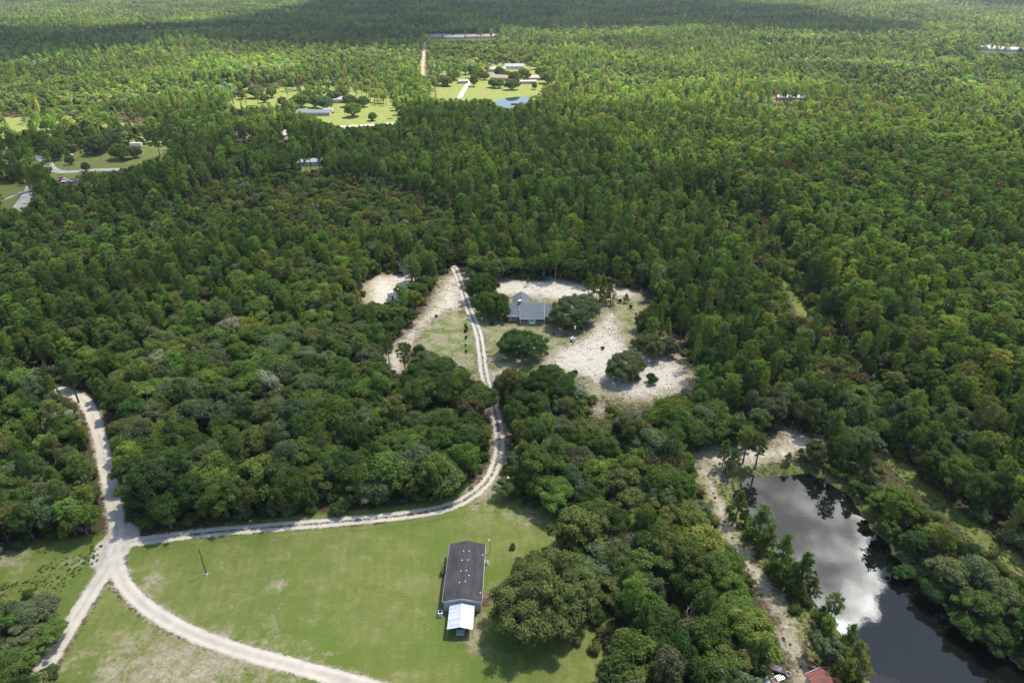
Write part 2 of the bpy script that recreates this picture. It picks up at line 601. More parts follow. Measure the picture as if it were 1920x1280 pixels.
LAWNS = [gpa(p) for p in (
    [(240, 1022), (440, 1000), (700, 982), (860, 950), (940, 900), (970, 930), (1060, 960), (1130, 1100), (1180, 1300), (1100, 1420), (700, 1420), (560, 1250), (300, 1160), (228, 1085)],
    [(205, 1090), (240, 1140), (330, 1195), (600, 1275), (800, 1340), (500, 1420), (60, 1420), (90, 1280)],
    [(-40, 1055), (60, 1012), (210, 1000), (215, 1060), (60, 1290), (-60, 1330)],
    [(300, 1000), (560, 965), (780, 945), (880, 900), (880, 930), (780, 965), (560, 985), (300, 1010)],
    [(780, 650), (800, 620), (850, 585), (880, 590), (895, 640), (890, 700), (820, 690)],
    [(905, 612), (960, 605), (1060, 610), (1060, 650), (1000, 680), (920, 690)],
    [(1150, 560), (1200, 560), (1200, 600), (1170, 640), (1145, 610)],
)]
CLEARING = gpa([(735, 645), (770, 605), (800, 570), (823, 518), (860, 505), (930, 515), (1050, 520), (1205, 538), (1225, 570), (1290, 650), (1320, 705), (1300, 750), (1200, 775), (1120, 760), (1020, 725), (900, 730), (820, 700)])
LAWN_MID = [gpa(p) for p in (
    [(-60, 360), (60, 340), (62, 385), (20, 400), (-60, 420)],
    [(75, 300), (150, 285), (240, 270), (320, 272), (320, 300), (200, 335), (90, 330)],
    [(425, 195), (480, 175), (560, 168), (640, 168), (660, 180), (745, 205), (745, 235), (620, 245), (540, 215), (440, 205)],
    [(810, 140), (860, 150), (940, 130), (1010, 130), (1030, 150), (1020, 165), (990, 180), (930, 185), (860, 192), (820, 190)],
    [(545, 300), (630, 292), (640, 320), (550, 322)],
    [(-40, 230), (30, 222), (60, 232), (30, 242), (-40, 240)],
    [(1240, 190), (1290, 180), (1520, 182), (1520, 188), (1260, 194)],
    [(-80, 218), (120, 222), (300, 235), (345, 262), (330, 300), (230, 335), (60, 345), (60, 400), (-80, 420)],
    [(415, 200), (470, 168), (640, 158), (760, 190), (760, 240), (600, 250), (470, 225)],
    [(795, 200), (800, 140), (900, 118), (1040, 120), (1045, 170), (1000, 205), (880, 208)],
)]
SANDS = [gpa(p) for p in (
    [(670, 535), (700, 512), (780, 510), (800, 530), (760, 580), (690, 590)],
    [(735, 640), (770, 605), (800, 570), (825, 520), (855, 505), (875, 520), (880, 580), (845, 590), (800, 620), (780, 655), (740, 660)],
    [(870, 515), (930, 515), (1050, 520), (1150, 530), (1205, 540), (1215, 560), (1150, 565), (1080, 570), (960, 560), (880, 560)],
    [(1000, 690), (1030, 650), (1080, 630), (1130, 580), (1170, 580), (1180, 630), (1200, 650), (1270, 650), (1310, 700), (1300, 740), (1180, 760), (1100, 720)],
    [(905, 690), (990, 680), (1010, 710), (940, 730), (905, 720)],
    [(1100, 720), (1130, 720), (1140, 800), (1110, 810)],
    [(1240, 610), (1270, 630), (1300, 700), (1260, 690)],
    [(1295, 845), (1330, 822), (1440, 830), (1455, 795), (1545, 815), (1575, 850), (1400, 885), (1360, 912), (1330, 905)],
    [(890, 740), (950, 740), (960, 800), (950, 890), (930, 930), (890, 960), (880, 920), (920, 860)],
    [(700, 650), (760, 640), (780, 700), (720, 710)],
    [(-30, 1050), (30, 1025), (60, 1030), (20, 1060), (-30, 1075)],
    [(950, 955), (985, 950), (1010, 975), (985, 985)],
)]
TRACKS = [(MAIN_ROAD, 1.75), (CURVE_ROAD, 1.6), (DRIVEWAY, 1.5)]
JUNCTION = gpa([(217, 1022)])[0]


def land_fields(x, y):
    """surface weights at world points"""
    g = np.full(x.shape, -50.0)
    for p in LAWNS + LAWN_MID:
        g = np.maximum(g, sdf(x, y, p))
    far = np.hypot(x, y)
    soft = np.where(far > 330, 6.0, 2.2)
    grass = smooth(g, -soft * 1.4, soft * 1.4)
    cl = smooth(sdf(x, y, CLEARING), -3, 5)
    grass = np.maximum(grass * (1 - 0.12 * cl), cl * 0.54)
    lane = np.minimum(seg_dist(x, y, LANE) - 2.7, 30)
    grass = np.maximum(grass, smooth(-lane, -2.5, 1.5) * 0.62)
    sd = np.full(x.shape, -50.0)
    for p in SANDS:
        sd = np.maximum(sd, sdf(x, y, p))
    sand = smooth(sd, -5.0, 9.0) * 0.70
    sand = np.maximum(sand, cl * 0.26)
    sand = np.maximum(sand, smooth(1.7 - seg_dist(x, y, POND_TRAIL), -2.6, 2.0) * 0.47)
    # worn verges beside the tracks, dry patch in the lower lawn
    for c, w in TRACKS[:2]:
        d = seg_dist(x, y, c)
        sand = np.maximum(sand, smooth(w + 1.6 - d, 0, 2.0) * 0.36)
    p = gpa([(330, 1262)])[0]
    sand = np.maximum(sand, 0.42 * np.exp(-(((x - p[0]) / 19) ** 2 + ((y - p[1]) / 10) ** 2)))
    for q, s, a in (((890, 1195), 3.0, 0.34), ((903, 1150), 1.8, 0.34), ((1240, 660), 6, 0.3), ((520, 1100), 2.5, 0.28), ((280, 1090), 3, 0.3), ((150, 1050), 3, 0.3)):
        p = gpa([q])[0]
        sand = np.maximum(sand, a * np.exp(-(((x - p[0]) / s) ** 2 + ((y - p[1]) / s) ** 2)))
    cutd = seg_dist(x, y, CUT)
    sand = np.maximum(sand, smooth(3.2 - cutd, -3, 3) * 0.42)
    pd = sdf(x, y, POND)
    sand = np.where(pd > -3.0, sand * 0.35, sand)
    grass = np.where(pd > -9.0, np.maximum(grass, 0.50), grass)
    road = np.zeros(x.shape)
    for c, w in TRACKS:
        road = np.maximum(road, smooth(w - seg_dist(x, y, c), -1.1, 1.1))
    road = np.maximum(road, smooth(4.2 - np.hypot(x - JUNCTION[0], (y - JUNCTION[1]) * 0.6), -1.4, 1.4))
    dd = seg_dist(x, y, DRIVEWAY)
    strong = smooth(np.abs(y - 130) * -1 + 60, 0, 15)
    rut = smooth(0.50 - dd, -0.35, 0.3) * 0.62
    rut = np.where(sdf(x, y, gpa([(180, 940), (330, 940), (330, 1080), (180, 1080)])) > 0, 0, rut)
    wheel = np.zeros(x.shape)
    for c, w in TRACKS:
        wheel = np.maximum(wheel, np.exp(-((seg_dist(x, y, c) - 0.85) / 0.40) ** 2))
    lush = np.zeros(x.shape)
    for p in LAWN_MID:
        lush = np.maximum(lush, smooth(sdf(x, y, p), -5, 5))
    return dict(sand=sand, grass=grass, road=road, rut=rut, lush=lush, wheel=wheel)


def land_height(x, y):
    pd = sdf(x, y, POND)
    z = -2.6 * smooth(pd, -4.5, 5.0)
    fd = sdf(x, y, FAR_POND)
    z += -1.0 * smooth(fd, -5, 5)
    z += 0.10 * np.sin(x * 0.09) * np.cos(y * 0.07) * (np.hypot(x, y) < 330)
    return z


def axis(lo, hi, step, end_lo, end_hi, grow):
    core = list(np.arange(lo, hi + step, step))
    s, v, left = step, lo, []
    while v > end_lo:
        s *= grow
        v -= s
        left.append(v)
    s, v, right = step, core[-1], []
    while v < end_hi:
        s *= grow
        v += s
        right.append(v)
    return np.array(left[::-1] + core + right)


def build_ground():
    xs = axis(-165, 165, 1.15, -14000, 14000, 1.035)
    ys = axis(62, 330, 1.15, -800, 16000, 1.022)
    X, Y = np.meshgrid(xs, ys)
    x, y = X.ravel(), Y.ravel()
    nx, ny = len(xs), len(ys)
    i = np.arange(nx * ny).reshape(ny, nx)
    q = np.stack([i[:-1, :-1], i[:-1, 1:], i[1:, 1:], i[1:, :-1]], -1).reshape(-1, 4)
    me = np_mesh('ground', np.stack([x, y, land_height(x, y)], 1), q, [M['ground']], land_fields(x, y), smooth_shade=True)
    o = bpy.data.objects.new('ground', me)
    COL.objects.link(o)
    tag(o, kind='structure')


build_ground()


def road_strip(name, line, half, lift, mat='ground', nacross=11):
    seg = np.diff(line, axis=0)
    d = np.vstack([seg, seg[-1:]])
    d /= np.linalg.norm(d, axis=1)[:, None] + 1e-9
    d = (d + np.vstack([d[:1], d[:-1]])) / 2
    nrm = np.stack([-d[:, 1], d[:, 0]], 1)
    off = np.linspace(-half, half, nacross)
    P = line[:, None, :] + nrm[:, None, :] * off[None, :, None]
    x, y = P[..., 0].ravel(), P[..., 1].ravel()
    z = land_height(x, y) + lift
    a, b = P.shape[:2]
    i = np.arange(a * b).reshape(a, b)
    q = np.stack([i[:-1, :-1], i[:-1, 1:], i[1:, 1:], i[1:, :-1]], -1).reshape(-1, 4)[:, ::-1]
    me = np_mesh(name, np.stack([x, y, z], 1), np.ascontiguousarray(q), [M[mat]], land_fields(x, y) if mat == 'ground' else None, smooth_shade=True)
    o = bpy.data.objects.new(name, me)
    COL.objects.link(o)
    return tag(o, kind='structure')


def densify(line, step):
    seg = np.linalg.norm(np.diff(line, axis=0), axis=1)
    s = np.concatenate([[0], np.cumsum(seg)])
    t = np.arange(0, s[-1], step)
    return np.stack([np.interp(t, s, line[:, 0]), np.interp(t, s, line[:, 1])], 1)


road_strip('dirt_road', densify(MAIN_ROAD, 0.8), 4.6, 0.06, nacross=17)
road_strip('curved_dirt_road', densify(CURVE_ROAD, 0.8), 3.8, 0.045, nacross=17)
road_strip('driveway', densify(DRIVEWAY, 0.8), 3.4, 0.05, nacross=17)
road_strip('paved_road', densify(FAR_ROAD_A, 5), 3.2, 0.08, 'far_track', 3)
road_strip('paved_path', densify(FAR_DRIVE, 5), 1.4, 0.10, 'far_track', 3)
road_strip('paved_street', densify(FAR_STREET, 5), 3.2, 0.08, 'far_track', 3)
road_strip('gravel_road', densify(FAR_STREET_B, 5), 3.2, 0.08, 'far_track', 3)
road_strip('field_drive', densify(FIELD_DRIVE, 5), 2.4, 0.08, 'far_track', 3)


def water_sheet(name, poly, z, mat):
    me = np_mesh(name, np.column_stack([poly, np.full(len(poly), z)]), [tuple(range(len(poly)))], [M[mat]])
    o = bpy.data.objects.new(name, me)
    COL.objects.link(o)
    return tag(o, kind='structure')


def grown(poly, d):
    c = poly.mean(0)
    v = poly - c
    return c + v * (1 + d / np.linalg.norm(v, axis=1))[:, None]


water_sheet('pond_water', grown(POND, 3.5), WATER_Z, 'water')
water_sheet('far_pond_water', FAR_POND, -0.25, 'far_water')

# ------------------------------------------------------------------ tree meshes
def unit(v):
    return v / (np.linalg.norm(v, axis=-1, keepdims=True) + 1e-9)


def cards(C, N, size, rng, lv, axis_dir=None, aspect=0.62):
    """diamond leaf sprays: centres, normals, half lengths -> quads"""
    n = len(C)
    if axis_dir is None:
        t = unit(np.cross(N, rng.normal(size=(n, 3))))
    else:
        t = axis_dir
    b = unit(np.cross(N, t))
    s = np.asarray(size).reshape(-1, 1) * np.ones((n, 1))
    k = aspect * rng.uniform(0.75, 1.25, (n, 1))
    sag = N * s * 0.18
    V = np.stack([C + t * s - sag, C + b * s * k, C - t * s - sag, C - b * s * k], 1).reshape(-1, 3)
    return V, np.repeat(lv, 4)


def _quad_sphere(cuts):
    import bmesh
    bm = bmesh.new()
    bmesh.ops.create_cube(bm, size=2.0)
    bmesh.ops.subdivide_edges(bm, edges=bm.edges[:], cuts=cuts, use_grid_fill=True)
    V = np.array([v.co.normalized()[:] for v in bm.verts])
    Q = np.array([[v.index for v in f.verts] for f in bm.faces], np.int32)
    bm.free()
    return V, Q


QS = {1: _quad_sphere(1), 2: _quad_sphere(2)}


def cores(P, rad, tone, rng, level=2, squash=0.8, rough=0.13):
    """leafy inner masses of a crown, one for each clump"""
    SV, SQ = QS[level]
    k = len(SV)
    V, Q, A = [], [], []
    for i, (p, r_) in enumerate(zip(P, rad)):
        w = 1 + rng.normal(size=(k, 1)) * rough
        V.append(p + SV * w * r_ * np.array([1, 1, squash]))
        Q.append(SQ + i * k)
        A.append(np.full(k, tone[i]) * rng.uniform(0.9, 1.1, k))
    return np.vstack(V), np.vstack(Q), np.concatenate(A)


def tubes(paths):
    """paths: list of (points, radii, sides) -> verts, quads"""
    V, F = [], []
    for pts, rad, ns in paths:
        pts = np.asarray(pts, float)
        base = len(V)
        for i, p in enumerate(pts):
            d = pts[min(i + 1, len(pts) - 1)] - pts[max(i - 1, 0)]
            d = Vector(d).normalized()
            t = d.orthogonal().normalized()
            s = d.cross(t)
            for k in range(ns):
                a = 2 * math.pi * k / ns
                V.append(np.array(p) + (np.array(t) * math.cos(a) + np.array(s) * math.sin(a)) * rad[i])
        for i in range(len(pts) - 1):
            for k in range(ns):
                k2 = (k + 1) % ns
                F.append((base + i * ns + k, base + i * ns + k2, base + (i + 1) * ns + k2, base + (i + 1) * ns + k))
    return np.array(V), np.array(F, np.int32)


def limb(a, b, rng, bend=0.12, n=4):
    a, b = np.array(a, float), np.array(b, float)
    L = np.linalg.norm(b - a)
    k = rng.normal(size=3) * L * bend
    return [a + (b - a) * t + k * 4 * t * (1 - t) * 0.5 for t in np.linspace(0, 1, n)]


def broadleaf(seed, Rc, H, nl, ncards, csize, core=0.62, clevel=1, lobe=(0.26, 0.40), low=0.24, sides=6, limbs=12, flat=0.0, lowdir=-0.3, moss=0.0):
    rng = np.random.default_rng(seed)
    zc = H * (low + (1 - low) * 0.42)
    hz = H - zc
    d = unit(rng.normal(size=(nl * 6, 3)))
    d = d[d[:, 2] > lowdir][:nl]
    nl = len(d)
    warp = 1 + 0.24 * np.sin(2 * np.arctan2(d[:, 1], d[:, 0]) + rng.uniform(0, 6)) + rng.normal(size=nl) * 0.09
    u = rng.uniform(0.45, 1.0, nl) ** 0.5
    lr = Rc * rng.uniform(lobe[0], lobe[1], nl)
    dn = np.where(d[:, 2] < 0, (zc - H * low * 0.85), hz * (1 - flat))
    P = np.stack([d[:, 0] * (Rc - lr) * u * warp, d[:, 1] * (Rc - lr) * u * warp, zc + d[:, 2] * np.maximum(dn - lr * 0.6, 0.3) * u], 1)
    ltone = rng.uniform(0.80, 1.22, nl)
    w = lr ** 2
    pick = rng.choice(nl, int(ncards * 1.9), p=w / w.sum())
    dd = unit(rng.normal(size=(len(pick), 3)) + np.array([0, 0, 0.35]))
    rad = (rng.uniform(0.68, 1.08, (len(pick), 1)) + (rng.uniform(0, 1, (len(pick), 1)) < 0.12) * rng.uniform(0.05, 0.3, (len(pick), 1))) * lr[pick][:, None]
    rad *= 1 + 0.16 * np.sin(dd[:, :1] * 5 + pick[:, None]) * np.cos(dd[:, 1:2] * 5 + pick[:, None] * 2)
    C = P[pick] + dd * rad * np.array([1, 1, 0.82])
    # drop sprays buried inside other lobes
    keep = np.ones(len(C), bool)
    for i in range(nl):
        q = np.linalg.norm(C - P[i], axis=1) < lr[i] * 0.66
        keep &= ~(q & (pick != i))
    idx = np.nonzero(keep)[0][:ncards]
    C, dd, pick = C[idx], dd[idx], pick[idx]
    N = unit(dd + np.array([0, 0, 0.25]) + rng.normal(size=C.shape) * 0.5)
    lv = ltone[pick] * rng.uniform(0.72, 1.28, len(C))
    V, A = cards(C, N, csize * rng.uniform(0.65, 1.25, len(C)), rng, lv)
    if moss:
        k = int(len(C) * moss)
        j = rng.choice(len(C), k)
        Cm = C[j] - np.array([0, 0, 0.45])
        ax = np.tile([0, 0, 1.0], (k, 1)) + rng.normal(size=(k, 3)) * 0.1
        Vm, Am = cards(Cm, unit(np.cross(unit(ax), rng.normal(size=(k, 3)))), csize * 1.3, rng, rng.uniform(1.5, 2.1, k), unit(ax), 0.35)
        V, A = np.vstack([V, Vm]), np.concatenate([A, Am])
    # trunk and limbs
    r0 = 0.028 * H + 0.008 * Rc
    fork = np.array([rng.normal() * 0.2, rng.normal() * 0.2, H * low * 0.75])
    paths = [([(0, 0, -0.3), (fork[0] * .4, fork[1] * .4, fork[2] * .45), fork], [r0 * 1.35, r0, r0 * 0.85], sides)]
    for i in np.argsort(-np.linalg.norm(P[:, :2], axis=1))[:limbs]:
        pts = limb(fork, P[i] + d[i] * lr[i] * 0.35, rng)
        paths.append((pts, list(np.linspace(r0 * 0.6, r0 * 0.10, len(pts))), 4))
    return (V, A, cores(P, lr * core, ltone, rng, clevel)), tubes(paths)


def pine(seed, Rc, H, ntuft, blades, bl, bw, base=0.45, young=False, sides=6, ncore=0):
    rng = np.random.default_rng(seed)
    lean = rng.normal(size=2) * 0.25
    def axis_at(z):
        return np.array([lean[0] * (z / H) ** 2, lean[1] * (z / H) ** 2, z])
    nb = max(10, ntuft // 6)
    C, D, T = [], [], []
    paths = [([axis_at(0) - np.array([0, 0, .3]), axis_at(H * .35), axis_at(H * .7), axis_at(H * .98)], [0.017 * H, 0.0135 * H, 0.008 * H, 0.002 * H], sides)]
    for i in range(nb):
        t = (i + rng.uniform(0, 1)) / nb
        if young:
            prof = (1 - t) ** 0.8 * 1.0 + 0.08
        else:
            prof = (0.55 + 0.75 * t) if t < 0.45 else max(0.12, math.sqrt(max(0, 1 - ((t - 0.35) / 0.68) ** 2)))
        L = Rc * min(1.05, prof) * rng.uniform(0.62, 1.1)
        z = H * (base + (1 - base) * t * 0.97)
        az = i * 2.399 + rng.normal() * 0.3
        el = R(8) + R(38) * t + rng.normal() * 0.12
        dv = np.array([math.cos(az) * math.cos(el), math.sin(az) * math.cos(el), math.sin(el)])
        a = axis_at(z)
        tip = a + dv * L
        if i % 2 == 0 and L > 0.9:
            paths.append(([a, a + dv * L * 0.5 + np.array([0, 0, -0.05 * L]), tip], [0.0042 * H, 0.003 * H, 0.001 * H], 3))
        k = max(3, int(round(ntuft / nb * (0.5 + 0.8 * L / Rc))))
        tone = rng.uniform(0.85, 1.18)
        for _ in range(k):
            f = rng.uniform(0.35, 1.0) ** 0.7
            c = a + dv * L * f + rng.normal(size=3) * np.array([0.30, 0.30, 0.16]) * Rc * 0.26
            C.append(c)
            D.append(unit(dv * 0.6 + np.array([0, 0, 0.8])))
            T.append(tone * rng.uniform(0.85, 1.15))
    C.append(axis_at(H)); D.append(np.array([0, 0, 1.0])); T.append(1.1)
    C, D, T = np.array(C), np.array(D), np.array(T)
    n = len(C)
    CC = np.repeat(C, blades, 0)
    dirs = unit(np.repeat(D, blades, 0) * 0.55 + rng.normal(size=(n * blades, 3)) * 0.8)
    Lb = bl * rng.uniform(0.7, 1.2, (n * blades, 1))
    up = np.array([0, 0, 1.0]) + rng.normal(size=dirs.shape) * 0.55      # blades turn their flat side to the sky
    N = unit(up - dirs * (up * dirs).sum(1, keepdims=True))
    V, A = cards(CC + dirs * Lb * 0.55, N, Lb[:, 0] * 0.62, rng, np.repeat(T, blades) * rng.uniform(0.75, 1.25, n * blades), dirs, bw)
    K = None
    if ncore:
        j = rng.choice(n, ncore)
        K = cores(C[j], np.full(ncore, Rc * 0.21) * rng.uniform(0.6, 1.3, ncore), T[j], rng, 1, 0.9, 0.22)
    return (V, A, K), tubes(paths)


def dead_tree_paths(seed, H, spread):
    rng = np.random.default_rng(seed)
    paths = []
    def grow(p, dv, L, r, lvl):
        q = p + dv * L
        paths.append((limb(p, q, rng, 0.08), list(np.linspace(r, r * 0.55, 4)), 5 if lvl == 0 else 3))
        if lvl >= 4 or r < 0.018:
            return
        for _ in range(3 if lvl < 3 else 2):
            nd = unit(dv * 0.75 + rng.normal(size=3) * spread + np.array([0, 0, 0.12]))
            grow(p + (q - p) * rng.uniform(0.6, 1.0), nd, L * rng.uniform(0.5, 0.8), r * 0.55, lvl + 1)
    grow(np.array([0, 0, -0.3]), np.array([0.03, 0.02, 1.0]), H * 0.45, 0.02 * H + 0.03, 0)
    return tubes(paths)


def leaf_arrays(VA):
    V, A, K = VA
    n = len(V)
    q = np.arange(n, dtype=np.int32).reshape(-1, 4)
    if K is not None:
        V, q, A = np.vstack([V, K[0]]), np.vstack([q, K[1] + n]), np.concatenate([A, K[2]])
    sm = np.zeros(len(q), bool)
    sm[n // 4:] = True
    return V, q, A, sm


def crown_mesh(name, VA, mat):
    V, q, A, sm = leaf_arrays(VA)
    me = np_mesh(name, V, q, [mat], {'lv': A})
    me.polygons.foreach_set('use_smooth', sm)
    return me


def trunk_mesh(name, VF, mat):
    return np_mesh(name, VF[0], VF[1], [mat], smooth_shade=True)


def joined_mesh(name, VA, VF, mat_leaf, mat_bark):
    V, q, A, sm = leaf_arrays(VA)
    n, m = len(V), len(q)
    q = np.vstack([q, VF[1] + n])
    mi = np.concatenate([np.zeros(m, np.int32), np.ones(len(VF[1]), np.int32)])
    me = np_mesh(name, np.vstack([V, VF[0]]), q, [mat_leaf, mat_bark], {'lv': np.concatenate([A, np.ones(len(VF[0]))])}, mi)
    me.polygons.foreach_set('use_smooth', np.concatenate([sm, np.ones(len(VF[1]), bool)]))
    return me


# kind -> list of (crown mesh, trunk mesh, joined mesh); sizes are those of the unscaled tree
SPEC = {}      # kind -> (radius, height, crown centre height)
LIB = {}


def add_kind(kind, makers, radius, height, zc, leaf, bark, split=True):
    LIB[kind] = []
    SPEC[kind] = (radius, height, zc)
    for i, mk in enumerate(makers):
        VA, VF = mk
        c = crown_mesh(f'{kind}_crown', VA, M[leaf]) if split else None
        t = trunk_mesh(f'{kind}_trunk', VF, M[bark]) if split else None
        j = joined_mesh(f'{kind}_whole', VA, VF, M[leaf], M[bark])
        LIB[kind].append((c, t, j))


OAK_HABIT = [dict(lobe=(0.18, 0.30)), dict(lobe=(0.13, 0.36), low=0.28), dict(lobe=(0.12, 0.26), flat=0.15), dict(lobe=(0.15, 0.40), lowdir=-0.5, low=0.2), dict(lobe=(0.12, 0.30), low=0.40), dict(lobe=(0.15, 0.28), low=0.15, lowdir=-0.6)]
add_kind('oak', [broadleaf(100 + i, 4.6, 11.0, 58 if i % 2 else 44, 8600, 0.225, limbs=14, **OAK_HABIT[i % 6]) for i in range(8)], 4.6, 11.0, 6.8, 'leaf', 'bark')
add_kind('live_oak', [broadleaf(200 + i, 10.0, 12.5, 170, 34000, 0.23, lobe=(0.09, 0.18), low=0.12, limbs=30, lowdir=-0.55, moss=0.012) for i in range(4)], 10.0, 12.5, 6.6, 'leaf', 'bark')
add_kind('pine', [pine(300 + i, 2.9, 15.0, 320, 12, 0.42, 0.24) for i in range(6)], 2.9, 15.0, 11.0, 'needle', 'pine_bark')
add_kind('young_pine', [pine(400 + i, 2.6, 9.0, 240, 10, 0.48, 0.24, base=0.16, young=True) for i in range(4)], 2.6, 9.0, 4.5, 'needle', 'pine_bark')
add_kind('shrub', [broadleaf(500 + i, 1.9, 2.6, 14, 1100, 0.19, lobe=(0.30, 0.45), low=0.02, limbs=4, lowdir=-0.1) for i in range(5)], 1.9, 2.6, 1.3, 'leaf', 'bark')
# coarser ones for the far woods
add_kind('oak_mid', [broadleaf(600 + i, 4.6, 11.0, 30, 1700, 0.40, limbs=6, core=0.7, sides=4, **OAK_HABIT[i % 6]) for i in range(5)], 4.6, 11.0, 6.8, 'leaf', 'bark', False)
add_kind('pine_mid', [pine(700 + i, 2.9, 15.0, 210, 7, 0.56, 0.36, sides=4) for i in range(5)], 2.9, 15.0, 11.0, 'needle', 'pine_bark', False)
add_kind('young_mid', [pine(750 + i, 2.6, 9.0, 170, 7, 0.52, 0.36, base=0.16, young=True, sides=4) for i in range(4)], 2.6, 9.0, 4.5, 'needle', 'pine_bark', False)
add_kind('oak_far', [broadleaf(800 + i, 4.8, 11.0, 16, 330, 0.78, core=0.78, limbs=2, sides=3, lobe=(0.28, 0.46)) for i in range(4)], 4.8, 11.0, 6.8, 'leaf', 'bark', False)
add_kind('pine_far', [pine(900 + i, 3.0, 15.0, 95, 4, 0.9, 0.55, sides=3) for i in range(4)], 3.0, 15.0, 11.0, 'needle', 'pine_bark', False)
DEAD = [trunk_mesh('dead_tree', dead_tree_paths(40 + i, 11.0, 0.55), M['dead_wood']) for i in range(3)]

TONES = {   # leaf reflectance
    'mid green': (0.118, 0.178, 0.046),
    'dark green': (0.082, 0.132, 0.038),
    'bright green': (0.155, 0.230, 0.051),
    'yellow-green': (0.222, 0.258, 0.057),
    'grey-green': (0.155, 0.196, 0.090),
    'olive': (0.160, 0.192, 0.058),
    'brown': (0.150, 0.125, 0.060),
    'pale grey': (0.265, 0.295, 0.190),
}


def tint_of(tone, rng, amount=0.10):
    c = np.array(TONES[tone])
    return c * (1 + rng.normal() * amount) * (1 + rng.normal(size=3) * np.array([0.07, 0.03, 0.07]))


# ------------------------------------------------------------------ what stays open to view (ground the photograph shows)
OPEN = [
    [(238, 1034), (440, 1006), (700, 986), (860, 957), (925, 932), (1005, 955), (1040, 990), (1030, 1010), (950, 1015), (922, 1060), (912, 1130), (905, 1200), (960, 1245), (1105, 1255), (1112, 1290),
     (700, 1290), (560, 1245), (300, 1150), (236, 1085)],
    [(900, 1190), (950, 1222), (1040, 1248), (1112, 1232), (1125, 1295), (700, 1295)],
    [(202, 1110), (235, 1145), (330, 1200), (600, 1290), (125, 1290), (118, 1240)],
    [(-5, 1052), (60, 1020), (192, 1006), (205, 1055), (140, 1150), (122, 1120), (90, 1105), (50, 1100), (-5, 1130)],
    [(1372, 912), (1420, 888), (1500, 880), (1560, 902), (1610, 950), (1660, 1012), (1705, 1070), (1780, 1135), (1850, 1195), (1930, 1262), (1930, 1290), (1650, 1290), (1622, 1245), (1590, 1185),
     (1540, 1135), (1490, 1080), (1450, 1030), (1400, 970)],
    [(1302, 852), (1330, 832), (1400, 842), (1450, 812), (1480, 800), (1540, 820), (1545, 840), (1480, 860), (1400, 880), (1372, 905), (1352, 925), (1400, 1025), (1445, 1085), (1482, 1150), (1530, 1250),
     (1535, 1290), (1440, 1290), (1470, 1205), (1432, 1110), (1372, 1020), (1345, 965), (1312, 895)],
    [(823, 522), (858, 510), (880, 520), (890, 575), (930, 610), (1060, 612), (1110, 640), (1180, 640), (1130, 700), (1090, 690), (1030, 680), (930, 690), (925, 705), (892, 712), (884, 690), (800, 650),
     (738, 638), (770, 605), (800, 572)],
    [(930, 522), (1050, 528), (1100, 535), (1150, 540), (1205, 545), (1212, 570), (1190, 600), (1180, 640), (1110, 640), (1020, 560), (935, 560)],
    [(1225, 690), (1265, 660), (1302, 695), (1288, 728), (1245, 740)],
    [(1110, 640), (1180, 640), (1200, 660), (1150, 720), (1128, 735), (1108, 735), (1085, 690)],
    [(1240, 612), (1262, 630), (1290, 690), (1262, 668)],
    [(1225, 745), (1245, 738), (1240, 752), (1225, 760)],
    [(1126, 735), (1150, 722), (1210, 716), (1245, 735), (1225, 765), (1180, 768), (1140, 758)],
    [(1195, 655), (1235, 668), (1262, 668), (1225, 690), (1205, 690)],
    [(685, 530), (700, 520), (780, 516), (780, 525), (735, 548), (735, 562), (690, 562)],
    [(722, 662), (745, 652), (770, 660), (760, 690), (730, 690)],
    [(1462, 508), (1478, 530), (1515, 575), (1512, 588), (1485, 585), (1476, 545)],
    [(1636, 832), (1690, 864), (1765, 926), (1855, 1000), (1925, 1050), (1925, 1082), (1836, 1024), (1734, 944), (1645, 864)],
    [(1112, 765), (1128, 765), (1132, 805), (1120, 805)],
    # fields and yards farther off
    [(-5, 348), (58, 346), (60, 378), (40, 392), (-5, 385)],
    [(86, 305), (150, 290), (250, 272), (312, 275), (312, 288), (205, 322), (110, 328)],
    [(430, 192), (475, 180), (560, 172), (560, 178), (520, 190), (440, 200)],
    [(560, 205), (620, 198), (640, 185), (700, 195), (742, 205), (742, 228), (690, 234), (640, 236), (600, 222)],
    [(565, 298), (602, 296), (602, 320), (565, 316)],
    [(818, 162), (850, 156), (880, 150), (940, 128), (1015, 135), (1022, 155), (1010, 165), (992, 182), (960, 202), (932, 196), (918, 182), (860, 186), (820, 180)],
    [(10, 226), (45, 224), (45, 236), (10, 236)],
    [(792, 140), (790, 118), (793, 90), (799, 90), (798, 118), (798, 140)],
    [(1450, 184), (1508, 183), (1508, 188), (1450, 190)],
    [(808, 66), (925, 66), (925, 73), (808, 74)],
    [(60, 292), (75, 290), (75, 308), (60, 304)],
    [(440, 250), (470, 250), (470, 262), (440, 262)],
    [(522, 250), (542, 250), (542, 264), (522, 264)],
    [(106, 333), (146, 333), (146, 346), (106, 346)],
    [(1840, 88), (1905, 90), (1905, 99), (1840, 96)],
]
OPEN = [np.array(p, float) for p in OPEN]
OPEN_BOX = [(p[:, 0].min(), p[:, 1].min(), p[:, 0].max(), p[:, 1].max()) for p in OPEN]
STAND_CLEAR = [(MAIN_ROAD, 3.0), (CURVE_ROAD, 3.0), (DRIVEWAY, 2.6)]
ROAD_VIEW = [densify(MAIN_ROAD, 2.0), densify(CURVE_ROAD, 2.0), densify(DRIVEWAY, 2.0)]


def blocked(px, py):
    b = np.zeros(px.shape, bool)
    for p, (x0, y0, x1, y1) in zip(OPEN, OPEN_BOX):
        k = (px >= x0) & (px <= x1) & (py >= y0) & (py <= y1)
        if k.any():
            b[k] |= in_poly(px[k], py[k], p)
    return b


